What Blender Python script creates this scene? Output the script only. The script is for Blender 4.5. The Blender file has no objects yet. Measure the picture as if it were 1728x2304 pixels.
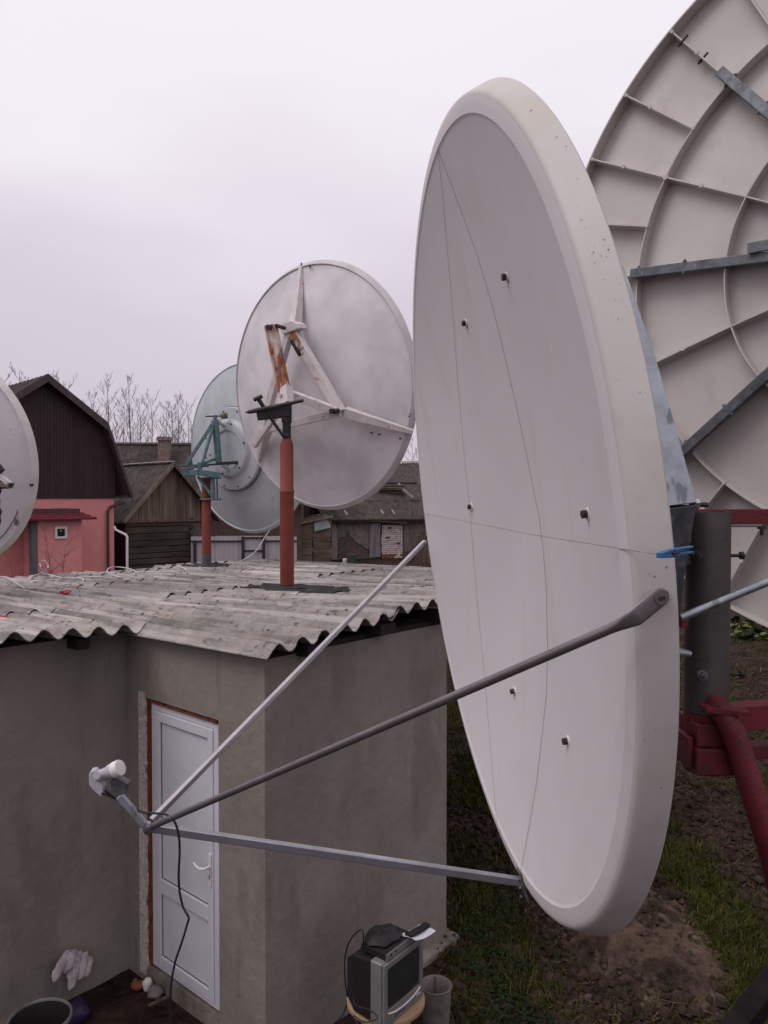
import bpy, math, random
import numpy as np
from mathutils import Vector, Matrix, noise
random.seed(7)
R_ = math.radians
sc = bpy.context.scene
col = sc.collection

# ------------------------------------------------------------------ camera
CAMZ = 3.75
PITCH = R_(1.2)
cd = bpy.data.cameras.new('camera'); cam = bpy.data.objects.new('camera', cd); col.objects.link(cam)
cd.sensor_fit = 'VERTICAL'; cd.sensor_height = 24.0; cd.lens = 1750 / 2304 * 24.0
cd.clip_start = 0.05; cd.clip_end = 2000
cam.location = (0, 0, CAMZ); cam.rotation_euler = (R_(90) - PITCH, 0, 0)
sc.camera = cam
sc.render.resolution_x = 768; sc.render.resolution_y = 1024

# ------------------------------------------------------------------ sky and light
SUN_EL, SUN_AZ = 54, 246           # azimuth measured clockwise from +Y
w = bpy.data.worlds.new("World"); sc.world = w; w.use_nodes = True
nt = w.node_tree; nt.nodes.clear()
def N(t, **k):
    n = nt.nodes.new(t)
    for a, b in k.items(): setattr(n, a, b)
    return n
L = lambda a, b: nt.links.new(a, b)
sky = N('ShaderNodeTexSky', sky_type='NISHITA', sun_disc=False, sun_elevation=R_(SUN_EL), sun_rotation=R_(SUN_AZ))
tc = N('ShaderNodeTexCoord'); sep = N('ShaderNodeSeparateXYZ'); L(tc.outputs['Generated'], sep.inputs[0])
mp = N('ShaderNodeMapping'); mp.inputs['Scale'].default_value = (1, 1, 3.2); L(tc.outputs['Generated'], mp.inputs[0])
n1 = N('ShaderNodeTexNoise'); n1.inputs['Scale'].default_value = 1.6; n1.inputs['Detail'].default_value = 4; n1.inputs['Roughness'].default_value = .45
L(mp.outputs[0], n1.inputs['Vector'])
ad = N('ShaderNodeMath', operation='MULTIPLY_ADD'); L(n1.outputs['Fac'], ad.inputs[0]); ad.inputs[1].default_value = .36; L(sep.outputs['Z'], ad.inputs[2])
rp = N('ShaderNodeValToRGB'); L(ad.outputs[0], rp.inputs[0])
e = rp.color_ramp.elements
e[0].position = 0.0; e[0].color = (.74, .66, .74, 1)
e[1].position = 1.0; e[1].color = (1.06, 1.0, 1.06, 1)
for p, c in ((.17, (.72, .635, .72, 1)), (.30, (.66, .59, .675, 1)), (.44, (.72, .655, .74, 1)), (.62, (.96, .90, .97, 1))):
    q = e.new(p); q.color = c
sk = N('ShaderNodeVectorMath', operation='SCALE'); sk.inputs['Scale'].default_value = .08; L(sky.outputs[0], sk.inputs[0])
mx = N('ShaderNodeMix', data_type='RGBA'); mx.inputs[0].default_value = .93
L(sk.outputs[0], mx.inputs[6]); L(rp.outputs[0], mx.inputs[7])
bg = N('ShaderNodeBackground'); bg.inputs[1].default_value = 1.0; L(mx.outputs[2], bg.inputs[0])
L(bg.outputs[0], N('ShaderNodeOutputWorld').inputs[0])
sl = bpy.data.lights.new('sun', 'SUN'); so = bpy.data.objects.new('sun', sl); col.objects.link(so)
sl.energy = 1.25; sl.angle = R_(32); sl.color = (1, .945, .93)
a, el_ = R_(SUN_AZ), R_(SUN_EL)
sd = Vector((math.sin(a) * math.cos(el_), math.cos(a) * math.cos(el_), math.sin(el_)))
so.rotation_euler = sd.to_track_quat('Z', 'Y').to_euler()
sc.view_settings.view_transform = 'Standard'; sc.view_settings.look = 'None'
sc.view_settings.gamma = 1; sc.view_settings.use_curve_mapping = False
sc.view_settings.exposure = 0.0

# ------------------------------------------------------------------ helpers: where things stand
F = 1750.0
cp, sp_ = math.cos(PITCH), math.sin(PITCH)
CAM = Vector((0, 0, CAMZ))
def ray(px, py):
    x = (px - 864) / F; y = (1152 - py) / F
    return Vector((x, cp + y * sp_, y * cp - sp_))
def at(px, py, D): return CAM + ray(px, py) * D
def atz(px, py, z):
    r = ray(px, py); return CAM + r * ((z - CAMZ) / r.z)

def nz(x, y, z=0.0, s=1.0): return noise.noise(Vector((x * s, y * s, z * s)))

class Fr:
    """upright frame: g along the facade, r away from the viewer, z up"""
    def __init__(s, ox, oy, ang):
        s.o = Vector((ox, oy, 0)); s.g = Vector((math.cos(ang), math.sin(ang), 0)); s.r = Vector((-s.g.y, s.g.x, 0))
    def p(s, a, d, z): return s.o + s.g * a + s.r * d + Vector((0, 0, z))
    def pix(s, px, py, d=0.0):
        r = ray(px, py); o = s.o + s.r * d - CAM
        t = o.dot(s.r) / r.dot(s.r); P = CAM + r * t
        return ((P - s.o).dot(s.g), P.z)

class Disc:
    """frame of a dish: n axis, h sideways, v up in the rim plane"""
    def __init__(s, az, el, cx, cy, D):
        s.n = Vector((-math.sin(az) * math.cos(el), -math.cos(az) * math.cos(el), math.sin(el)))
        s.h = Vector((math.cos(az), -math.sin(az), 0)); s.v = s.n.cross(s.h)
        if s.v.z < 0: s.v = -s.v
        s.C = at(cx, cy, D)
    def p(s, a, b, c=0.0): return s.C + s.h * a + s.v * b + s.n * c
    def pix(s, px, py, c=0.0):
        r = ray(px, py); t = (s.C + s.n * c - CAM).dot(s.n) / r.dot(s.n)
        return CAM + r * t
    def loc(s, P): q = P - s.C; return q.dot(s.h), q.dot(s.v), q.dot(s.n)

# ------------------------------------------------------------------ helpers: meshes
class MB:
    def __init__(s): s.v = []; s.f = []
    def add(s, vs, fs):
        k = len(s.v); s.v += [tuple(p) for p in vs]; s.f += [tuple(i + k for i in f) for f in fs]; return s
    def hexa(s, c):   # 8 corners: bottom 4 ccw, top 4
        return s.add(c, [(3, 2, 1, 0), (4, 5, 6, 7), (0, 1, 5, 4), (1, 2, 6, 5), (2, 3, 7, 6), (3, 0, 4, 7)])
    def box(s, c, ax, ay, az):
        c = Vector(c); return s.hexa([c - ax - ay - az, c + ax - ay - az, c + ax + ay - az, c - ax + ay - az,
                                      c - ax - ay + az, c + ax - ay + az, c + ax + ay + az, c - ax + ay + az])
    def abox(s, x0, x1, y0, y1, z0, z1):
        return s.hexa([(x0, y0, z0), (x1, y0, z0), (x1, y1, z0), (x0, y1, z0), (x0, y0, z1), (x1, y0, z1), (x1, y1, z1), (x0, y1, z1)])
    def fbox(s, fr, a0, a1, d0, d1, z0, z1):
        return s.hexa([fr.p(a0, d0, z0), fr.p(a1, d0, z0), fr.p(a1, d1, z0), fr.p(a0, d1, z0), fr.p(a0, d0, z1), fr.p(a1, d0, z1), fr.p(a1, d1, z1), fr.p(a0, d1, z1)])
    def beam(s, p0, p1, w_, h_, up=Vector((0, 0, 1)), w2=None, h2=None):
        p0 = Vector(p0); p1 = Vector(p1); d = (p1 - p0).normalized()
        sx = d.cross(up)
        if sx.length < 1e-4: sx = d.cross(Vector((1, 0, 0)))
        sx.normalize(); u = sx.cross(d)
        w2 = w_ if w2 is None else w2; h2 = h_ if h2 is None else h2
        a = [p0 + sx * (i * w_ / 2) + u * (j * h_ / 2) for i, j in ((-1, -1), (1, -1), (1, 1), (-1, 1))]
        b = [p1 + sx * (i * w2 / 2) + u * (j * h2 / 2) for i, j in ((-1, -1), (1, -1), (1, 1), (-1, 1))]
        return s.add(a + b, [(0, 1, 2, 3), (7, 6, 5, 4), (0, 4, 5, 1), (1, 5, 6, 2), (2, 6, 7, 3), (3, 7, 4, 0)])
    def angle(s, p0, p1, w_, t, up, side=1):
        """an L section: one flange flat on 'up', one standing"""
        p0 = Vector(p0); p1 = Vector(p1); d = (p1 - p0).normalized(); sx = d.cross(up).normalized() * side; u = up.normalized()
        s.beam(p0 + sx * w_ / 2, p1 + sx * w_ / 2, w_, t, up)
        s.beam(p0 + u * (w_ / 2) + sx * (t / 2), p1 + u * (w_ / 2) + sx * (t / 2), t, w_ - t - .001, up)
        return s
    def tube(s, pts, r, n=8, cap=True):
        pts = [Vector(p) for p in pts]; m = len(pts)
        rs = r if isinstance(r, (list, tuple)) else [r] * m
        d0 = (pts[1] - pts[0]).normalized(); u = d0.orthogonal().normalized(); k = len(s.v)
        for i, p in enumerate(pts):
            d = (pts[min(i + 1, m - 1)] - pts[max(i - 1, 0)]).normalized()
            u = (u - d * u.dot(d)); u = u.normalized() if u.length > 1e-6 else d.orthogonal().normalized()
            b = d.cross(u)
            for j in range(n):
                t = 2 * math.pi * j / n; s.v.append(tuple(p + (u * math.cos(t) + b * math.sin(t)) * rs[i]))
        for i in range(m - 1):
            for j in range(n):
                j2 = (j + 1) % n; s.f.append((k + i * n + j, k + i * n + j2, k + (i + 1) * n + j2, k + (i + 1) * n + j))
        if cap:
            s.f.append(tuple(k + j for j in reversed(range(n)))); s.f.append(tuple(k + (m - 1) * n + j for j in range(n)))
        return s
    def cyl(s, p0, p1, r0, r1=None, n=20): return s.tube([p0, p1], [r0, r0 if r1 is None else r1], n)
    def grid(s, rows, flip=False, close=False):
        k = len(s.v); nr, nc = len(rows), len(rows[0])
        for r in rows: s.v += [tuple(p) for p in r]
        for i in range(nr - 1):
            for j in range(nc - 1 + (1 if close else 0)):
                j2 = (j + 1) % nc; q = (k + i * nc + j, k + i * nc + j2, k + (i + 1) * nc + j2, k + (i + 1) * nc + j)
                s.f.append(q[::-1] if flip else q)
        return s
    def prism(s, poly, off):
        """poly: outline points, off: vector of thickness"""
        m = len(poly); off = Vector(off); P = [Vector(p) for p in poly]
        return s.add(P + [p + off for p in P], [tuple(reversed(range(m))), tuple(range(m, 2 * m))] + [(i, (i + 1) % m, m + (i + 1) % m, m + i) for i in range(m)])
    def build(s, name, mat, parent=None, smooth=False, bevel=0, seg=2, sharp=35):
        o = bpy.data.objects.new(name, None) if False else None
        me = bpy.data.meshes.new(name)
        off = parent_origin(parent)
        v = [(p[0] - off.x, p[1] - off.y, p[2] - off.z) for p in s.v]
        me.from_pydata(v, [], s.f); me.validate(); me.update()
        import bmesh
        if len(s.f) < 60000:
            bm = bmesh.new(); bm.from_mesh(me); bmesh.ops.recalc_face_normals(bm, faces=bm.faces); bm.to_mesh(me); bm.free()
        if mat: me.materials.append(mat)
        if smooth:
            me.polygons.foreach_set('use_smooth', [True] * len(me.polygons))
            try: me.set_sharp_from_angle(angle=R_(sharp))
            except Exception: pass
        o = bpy.data.objects.new(name, me); col.objects.link(o)
        if parent: o.parent = parent
        if bevel:
            b = o.modifiers.new('bevel', 'BEVEL'); b.width = bevel; b.segments = seg; b.limit_method = 'ANGLE'; b.angle_limit = R_(40)
        return o
def parent_origin(p):
    v = Vector((0, 0, 0))
    while p: v += p.location; p = p.parent
    return v
def thing(name, label, cat, loc, group=None):
    o = bpy.data.objects.new(name, None); col.objects.link(o); o.location = loc
    o.empty_display_size = .1; o['label'] = label; o['category'] = cat
    if group: o['group'] = group
    return o
def tag(o, label=None, cat=None, group=None, kind=None):
    if label: o['label'] = label
    if cat: o['category'] = cat
    if group: o['group'] = group
    if kind: o['kind'] = kind
    return o
def setorigin(o, loc):
    """move a top-level mesh's origin to its base"""
    loc = Vector(loc); o.data.transform(Matrix.Translation(-loc)); o.location = loc; return o

# ------------------------------------------------------------------ materials
def M(name, c1, c2=None, scale=4, rough=.75, metal=0, bump=0, bscale=60, spots=None, stretch=(1, 1, 1), rand=0, detail=6, spec=.3, lo=.35, hi=.65, streak=None, coord='Object', bdist=.01, rot=0):
    m = bpy.data.materials.new(name); m.use_nodes = True; t = m.node_tree; t.nodes.clear()
    def n(ty, **k):
        q = t.nodes.new(ty)
        for a, b in k.items(): setattr(q, a, b)
        return q
    l = t.links.new
    b = n('ShaderNodeBsdfPrincipled'); out = n('ShaderNodeOutputMaterial'); l(b.outputs[0], out.inputs[0])
    b.inputs['Roughness'].default_value = rough; b.inputs['Metallic'].default_value = metal; b.inputs['Specular IOR Level'].default_value = spec
    c2 = c2 or tuple(x * .8 for x in c1)
    co = n('ShaderNodeTexCoord'); ma = n('ShaderNodeMapping'); ma.inputs['Scale'].default_value = stretch;  l(co.outputs[coord], ma.inputs[0])
    no = n('ShaderNodeTexNoise'); no.inputs['Scale'].default_value = scale; no.inputs['Detail'].default_value = detail; no.inputs['Roughness'].default_value = .6; l(ma.outputs[0], no.inputs['Vector'])
    r = n('ShaderNodeValToRGB'); l(no.outputs['Fac'], r.inputs[0]); e = r.color_ramp.elements
    e[0].position = lo; e[0].color = (*c2, 1); e[1].position = hi; e[1].color = (*c1, 1)
    cur = r.outputs[0]
    def mixin(cur, fac, c, amount=1.0):
        if amount < 1:
            mu = n('ShaderNodeMath', operation='MULTIPLY'); mu.inputs[1].default_value = amount; l(fac, mu.inputs[0]); fac = mu.outputs[0]
        x = n('ShaderNodeMix', data_type='RGBA'); l(fac, x.inputs[0]); l(cur, x.inputs[6]); x.inputs[7].default_value = (*c, 1); return x.outputs[2]
    for sp in (spots or []):
        c, s, th, am = sp[:4]; st = sp[4] if len(sp) > 4 else (1, 1, 1)
        m2 = n('ShaderNodeMapping'); m2.inputs['Scale'].default_value = st; m2.inputs['Location'].default_value = (s * .37, 1.3, 2.1)
        if rot:
            m0 = n('ShaderNodeMapping'); m0.inputs['Rotation'].default_value = (0, 0, rot); l(co.outputs[coord], m0.inputs[0]); l(m0.outputs[0], m2.inputs[0])
        else: l(co.outputs[coord], m2.inputs[0])
        n2 = n('ShaderNodeTexNoise'); n2.inputs['Scale'].default_value = s; n2.inputs['Detail'].default_value = 5; l(m2.outputs[0], n2.inputs['Vector'])
        r2 = n('ShaderNodeValToRGB'); l(n2.outputs['Fac'], r2.inputs[0]); r2.color_ramp.elements[0].position = th; r2.color_ramp.elements[1].position = th + .05
        cur = mixin(cur, r2.outputs[0], c, am)
    if rand:
        oi = n('ShaderNodeObjectInfo'); mr = n('ShaderNodeMapRange'); l(oi.outputs['Random'], mr.inputs[0]); mr.inputs[3].default_value = 1 - rand; mr.inputs[4].default_value = 1 + rand
        vm = n('ShaderNodeVectorMath', operation='SCALE'); l(cur, vm.inputs[0]); l(mr.outputs[0], vm.inputs['Scale']); cur = vm.outputs[0]
    l(cur, b.inputs['Base Color'])
    if bump:
        n3 = n('ShaderNodeTexNoise'); n3.inputs['Scale'].default_value = bscale; n3.inputs['Detail'].default_value = 6; l(ma.outputs[0], n3.inputs['Vector'])
        bu = n('ShaderNodeBump'); bu.inputs['Strength'].default_value = bump; bu.inputs['Distance'].default_value = bdist; l(n3.outputs['Fac'], bu.inputs['Height']); l(bu.outputs[0], b.inputs['Normal'])
    # uneven gloss
    mr2 = n('ShaderNodeMapRange'); l(no.outputs['Fac'], mr2.inputs[0]); mr2.inputs[3].default_value = min(1, rough + .08); mr2.inputs[4].default_value = max(0, rough - .08); l(mr2.outputs[0], b.inputs['Roughness'])
    return m

m_render = M('rendered_wall', (.255, .226, .196), (.185, .164, .144), .9, .95, bump=.75, bscale=11, bdist=.015, spots=[((.115, .098, .086), 1.5, .53, .38, (1, 1, .35)), ((.26, .225, .195), 2.6, .58, .25, (1, 1, .6)), ((.12, .105, .09), 7, .62, .35, (1, 1, .18)), ((.10, .088, .078), 70, .64, .35)], detail=10)
m_slate = M('asbestos_slate', (.325, .29, .275), (.20, .178, .168), 5, .9, bump=.7, bscale=60, rand=.16, spots=[((.10, .09, .085), 20, .60, .85, (.55, 1, 1)), ((.15, .135, .125), 44, .62, .75, (.6, 1, 1)), ((.105, .092, .088), 9, .53, .62, (.06, 1, .3)), ((.50, .46, .44), 8, .55, .45, (.06, 1, .3)), ((.31, .27, .21), 4, .60, .35)], rot=R_(41.5))  # stain streaks along the waves also stand in for ridge light and shade
m_slate_end = m_slate
m_bitumen = M('bitumen', (.03, .027, .028), (.015, .014, .014), 8, .8, bump=.4, bscale=20)
m_timber = M('old_timber', (.12, .085, .065), (.05, .037, .03), 6, .9, bump=.4, bscale=40, stretch=(1, 1, .15), rand=.2)
m_darkbeam = M('wet_timber', (.022, .016, .015), (.010, .008, .008), 5, .9, bump=.5, bscale=25, spec=.05)
m_darkwood = M('dark_wood', (.028, .018, .016), (.015, .01, .01), 6, .9, bump=.3)
m_upvc = M('white_upvc', (.62, .62, .66), (.56, .56, .60), 2, .35, spec=.5)
m_groove = M('seal_gasket', (.08, .08, .09), None, 5, .6)
m_foam = M('mounting_foam', (.20, .055, .022), (.09, .03, .014), 14, .95, bump=.8, bscale=50)
m_plaster_l = M('light_plaster', (.62, .56, .50), (.44, .40, .355), 18, .95, bump=1.0, bscale=45, bdist=.02)
m_fibre = M('dish_gelcoat', (.55, .518, .505), (.475, .447, .43), 1.4, .55, bump=.05, bscale=180, spots=[((.44, .405, .33), 2.4, .56, .40), ((.40, .37, .33), 9, .62, .25), ((.30, .28, .25), 42, .70, .4)], spec=.35)
m_fibre_face = M('dish_face', (.60, .565, .575), (.555, .522, .532), 1.3, .6, bump=.06, bscale=220, spots=[((.50, .47, .44), 60, .70, .4), ((.47, .44, .43), 7, .60, .20, (1, 1, .07)), ((.50, .46, .43), 22, .66, .30, (1, 1, .05)), ((.52, .50, .47), 3, .63, .3)], spec=.3)
m_chip = M('paint_chip', (.17, .16, .145), None, 30, .9)
m_galv = M('galvanised_steel', (.36, .385, .425), (.26, .28, .315), 9, .42, .75, bump=.12, bscale=50, spots=[((.12, .13, .15), 22, .60, .7, (1, 1, .35)), ((.5, .53, .56), 30, .66, .5)])
m_galv_dk = M('old_or_shaded_galvanised', (.16, .17, .185), (.09, .095, .105), 16, .55, .6, bump=.15, bscale=60, spots=[((.24, .25, .27), 30, .62, .6)])  # also used where the lower mount box is painted as shaded
m_pipe = M('dark_pipe', (.125, .112, .105), (.075, .067, .065), 5, .5, .5, bump=.12, bscale=60, spots=[((.15, .14, .135), 12, .62, .4, (1, 1, .3))])
m_zinc = M('zinc_tube', (.50, .47, .50), (.40, .38, .41), 10, .36, .85, spots=[((.3, .28, .3), 40, .62, .3)])
m_zinc_dk = M('grey_tube', (.20, .18, .185), (.15, .135, .14), 10, .38, .6)
m_zinc_md = M('square_zinc_bar', (.40, .40, .44), (.30, .30, .33), 9, .34, .7, spots=[((.2, .2, .22), 30, .64, .4)])
m_bolt = M('bolt_steel', (.25, .24, .25), (.10, .095, .10), 60, .4, .8)
m_boltdk = M('dark_bolt', (.06, .05, .05), (.03, .027, .027), 60, .5, .5)
m_red = M('red_frame_paint', (.16, .020, .027), (.095, .013, .019), 5, .5, bump=.25, bscale=90, spots=[((.06, .02, .018), 9, .58, .7), ((.045, .022, .014), 34, .63, .8), ((.21, .06, .06), 50, .68, .5)])
m_redpole = M('red_oxide_paint', (.225, .052, .034), (.165, .038, .028), 7, .6, bump=.12, spots=[((.06, .025, .02), 14, .68, .85), ((.30, .075, .05), 5, .60, .3)])
m_greypole = M('grey_base_paint', (.12, .11, .12), (.08, .075, .08), 12, .8)
m_black = M('black_paint', (.018, .016, .018), (.010, .010, .011), 12, .5, spec=.4)
m_whsteel = M('white_painted_steel', (.62, .57, .57), (.52, .475, .47), 10, .6, bump=.1, spots=[((.34, .14, .07), 13, .66, .85), ((.40, .34, .30), 6, .60, .35)])
m_rusty = M('rusty_white_steel', (.58, .52, .50), (.40, .13, .05), 7, .8, bump=.3, bscale=40, stretch=(1, 1, .6), lo=.44, hi=.60, spots=[((.15, .045, .022), 12, .56, .75, (1, 1, .5))])
m_middish = M('sprayed_dish_back', (.66, .62, .645), (.53, .50, .525), 1.7, .6, bump=.08, bscale=60, detail=3, lo=.36, hi=.60, spots=[((.42, .43, .43), 3.0, .58, .22)])
m_teald = M('pale_blue_dish', (.43, .455, .475), (.35, .375, .395), 2.5, .5, spots=[((.22, .21, .19), 9, .66, .4, (1, 1, .4))])
m_tealrim = M('pale_dish_rim', (.55, .585, .61), (.46, .49, .52), 5, .5)
m_teal = M('teal_paint', (.11, .195, .215), (.075, .135, .15), 14, .55, spots=[((.05, .05, .05), 22, .62, .7)])
m_leftd = M('grey_white_dish', (.54, .50, .53), (.46, .43, .455), 3, .6, spots=[((.10, .09, .09), 26, .68, .8)])
m_bigd = M('big_dish_back', (.54, .505, .48), (.47, .437, .417), 2.2, .65, bump=.12, bscale=160, spots=[((.39, .36, .33), 4, .60, .3), ((.34, .31, .28), 30, .68, .35)])
m_white = M('white_plastic', (.72, .69, .68), (.66, .63, .62), 8, .4)
m_lnbgrey = M('light_grey_plastic', (.42, .41, .45), (.36, .35, .39), 8, .45)
m_cable = M('black_cable', (.018, .016, .018), None, 10, .5)
m_wcable = M('white_cable', (.56, .54, .54), (.44, .42, .42), 20, .5)
m_blue = M('blue_plastic', (.03, .14, .32), (.02, .09, .22), 20, .4)
m_thread = M('dark_thread', (.30, .27, .27), (.17, .155, .155), 40, .9)
m_pink = M('pink_render', (.66, .265, .25), (.60, .235, .225), 3, .9, bump=.2, bscale=60)
m_brownside = M('brown_siding', (.040, .020, .023), (.027, .014, .017), 3, .55, rand=.15)
m_brownroof = M('brown_metal_roof', (.085, .055, .055), (.05, .032, .034), 4, .55)
m_shingle = M('red_shingles', (.15, .018, .028), (.075, .012, .018), 12, .9, bump=.4)
m_greyp = M('grey_paint', (.12, .115, .125), None, 5, .8)
m_glassdk = M('dark_glass', (.015, .013, .02), (.01, .01, .012), 4, .12, spec=.6)
m_boards = M('weathered_boards', (.20, .145, .115), (.095, .065, .052), 5, .95, bump=.5, bscale=30, stretch=(1, 1, .12), rand=.25)
m_logs = M('dark_logs', (.075, .058, .045), (.03, .024, .02), 5, .95, bump=.6, bscale=20, stretch=(.25, .25, 1), rand=.3)
m_plank = M('horizontal_planks', (.24, .175, .14), (.10, .07, .06), 4, .95, bump=.5, bscale=20, stretch=(.15, .15, 1), rand=.3)
m_oldslate = M('mossy_slate_roof', (.085, .068, .064), (.036, .030, .029), 3, .95, bump=.4, rand=.15, spots=[((.17, .15, .135), 7, .63, .5), ((.055, .05, .025), 3, .60, .5)])
m_brick = M('brick_chimney', (.25, .17, .145), (.13, .09, .08), 12, .95, bump=.5, spots=[((.33, .29, .27), 9, .56, .6)])
m_brickdk = M('dark_brick', (.12, .07, .06), (.06, .04, .036), 9, .95, bump=.5)
m_cracked = M('old_wall_plaster', (.20, .165, .15), (.12, .098, .09), 2.2, .95, bump=.5, bscale=14, spots=[((.075, .06, .055), 4, .58, .6), ((.28, .24, .22), 6, .62, .4)])
m_rough = M('rough_masonry', (.135, .098, .088), (.07, .052, .048), 7, .95, bump=.8, bscale=10)
m_paleplaster = M('pale_corner_render', (.30, .25, .235), (.20, .165, .155), 3, .95)
m_whbrick = M('whitewashed_brick', (.66, .57, .56), (.46, .36, .34), 5, .95, bump=.4, rand=.14, spots=[((.22, .10, .08), 7, .60, .7)])
m_mortar = M('mortar', (.14, .11, .10), (.08, .065, .06), 12, .95)
m_greydoor = M('grey_plank_door', (.27, .235, .245), (.15, .13, .135), 5, .9, bump=.4, stretch=(1, 1, .15), rand=.15)
m_fence = M('light_fence_sheet', (.42, .385, .40), (.36, .33, .345), 2, .6)
m_fpost = M('fence_dark_steel', (.03, .028, .033), None, 5, .6)
m_glasssheet = M('pale_green_sheet', (.36, .40, .39), (.28, .31, .30), 3, .4)
m_whitecap = M('white_ridge_cap', (.62, .58, .60), (.40, .36, .36), 4, .6)
m_bark = M('bare_bark', (.17, .14, .145), (.10, .08, .085), 5, .95)  # bark lightened slightly to paint haze over the far trees
m_redtwig = M('reddish_twig', (.13, .045, .045), (.07, .028, .028), 6, .9)
m_palebush = M('pale_twig', (.26, .225, .22), (.14, .12, .12), 6, .9)
m_soil = M('soil', (.050, .031, .026), (.017, .0115, .010), 2.2, 1, bump=1.0, bscale=11, bdist=.08, detail=12, spots=[((.050, .035, .028), 5, .60, .6), ((.018, .023, .009), 1.1, .60, .6)], coord='Object', spec=.03)
m_clay = M('lighter_clay', (.13, .088, .066), (.038, .026, .021), 3.2, 1, bump=1.0, bscale=13, bdist=.08, detail=12, spots=[((.03, .021, .018), 2.2, .54, .8), ((.15, .11, .075), 7, .62, .6)], spec=.03)
m_clod = M('soil_clod', (.062, .040, .033), (.024, .0165, .014), 6, 1, bump=.8, bscale=20, spec=.03)
m_grass = M('grass_green', (.080, .090, .020), (.028, .034, .010), .9, .8, spec=.03)
m_drygrass = M('dry_grass', (.16, .125, .05), (.085, .065, .028), 1.2, .9, spec=.03)
m_leaf = M('weed_leaf', (.026, .042, .016), (.012, .021, .009), 1.2, .7, spec=.03)
m_leafy = M('yellow_green_leaf', (.13, .16, .035), (.07, .095, .022), 1.5, .7)
m_straw = M('straw', (.17, .13, .09), (.06, .045, .034), 2, .9, spec=.03)
m_tvsilver = M('tv_silver', (.21, .205, .20), (.155, .15, .147), 5, .45, .2)
m_tvblack = M('tv_black', (.014, .012, .014), None, 6, .6)
m_screen = M('tv_screen', (.030, .032, .034), (.02, .022, .024), 2, .12, spec=.7)
m_paper = M('paper', (.52, .52, .56), (.44, .44, .48), 4, .8)
m_stool = M('stool_wood', (.36, .24, .15), (.25, .16, .10), 6, .8)
m_concrete = M('pale_concrete', (.25, .215, .18), (.13, .11, .095), 9, .95, bump=.7, bscale=30)
m_bucket = M('dirty_bucket', (.20, .18, .168), (.10, .09, .083), 7, .7, spots=[((.08, .065, .05), 9, .58, .6)])
m_rag = M('rag_cloth', (.60, .54, .57), (.36, .29, .31), 9, .95, bump=.4, spots=[((.36, .20, .20), 8, .60, .5)])
m_purple = M('purple_plastic', (.035, .018, .075), (.02, .012, .04), 8, .5)
m_orange = M('orange_brick', (.25, .085, .04), (.16, .06, .03), 12, .95, bump=.5)
m_stone = M('grey_stone', (.22, .19, .18), (.12, .10, .095), 9, .95, bump=.5)
m_rubber = M('black_rubber', (.03, .027, .028), (.02, .018, .018), 8, .7)
m_redplastic = M('red_plastic', (.45, .03, .05), (.3, .02, .035), 12, .5)
m_greenb = M('green_barrel_paint', (.035, .055, .035), None, 5, .7)
m_haywood = M('far_wood', (.075, .058, .056), (.035, .028, .028), .35, 1)

# ------------------------------------------------------------------ ground
def gh(x, y):
    h = .05 * nz(x, y, 0, .9) + .03 * nz(x, y, 3, 2.6) + .018 * nz(x, y, 5, 7)
    k = max(0, min(1, (x - 1.2) / .8)) * max(0, min(1, (11 - y) / 3))
    h *= .35 + .65 * max(0, min(1, (x - .7) / .6))
    h += k * (.10 * math.exp(-((x - 2.1) ** 2) / .35 - ((y - 6.3) ** 2) / 1.2) + .05 * abs(nz(x, y, 9, 4.5)))
    if y > 25: h += .25 * nz(x, y, 1, .05)
    return h - .02
xs = list(np.arange(-5, 8.01, .085)); ys = list(np.arange(3.0, 16, .085))
def ext(a, lo, hi):
    st = .2; v = a[0]
    while v > lo: v -= st; st *= 1.22; a.insert(0, max(v, lo))
    st = .2; v = a[-1]
    while v < hi: v += st; st *= 1.22; a.append(min(v, hi))
    return a
xs = ext(xs, -500, 500); ys = ext(ys, -60, 900)
g = MB(); g.grid([[(x, y, gh(x, y)) for x in xs] for y in ys], flip=True)
go = g.build('ground', m_soil, None, smooth=True, sharp=180); go['kind'] = 'structure'

# ------------------------------------------------------------------ the rendered outbuilding with the slate roof
U = Vector((-.749, .663, 0)); V = Vector((.663, .749, 0))
TIP = Vector((-.75, 4.86, 0)); C0 = Vector((-.773, 5.01, 0))
def zr(s, t):
    z = CAMZ - .985 - .0223 * t
    k = max(0, 1 - t / 3.2)
    if 0 <= s < 3.8: z += .10 * math.sin(math.pi * min(1, s / 3.8)) * k
    if s < 0: z += .055 * min(1, -s / 1.0) * max(0, 1 - max(0, t - 1.5) / 3)
    return z
PITCHW = .20
def zwave(s): return -.037 * math.cos(2 * math.pi * (s / PITCHW))
def roofp(s, t, up=0): q = TIP + V * s + U * t; return Vector((q.x, q.y, zr(s, t) + up))
ob = thing('outbuilding', 'grey rendered outbuilding with white door under a wavy asbestos slate roof', 'building', (C0.x, C0.y, 0))
S1, TD = 1.957, 1.673
def wallbox(name, pts, top, mat=m_render, bottom=-.3):
    m = MB(); P = [Vector((p.x, p.y, bottom)) for p in pts]; m.prism(P, (0, 0, top - bottom)); return m.build(name, mat, ob)
def w2(s, t): return C0 + V * s + U * t
top = CAMZ - 1.062
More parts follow.
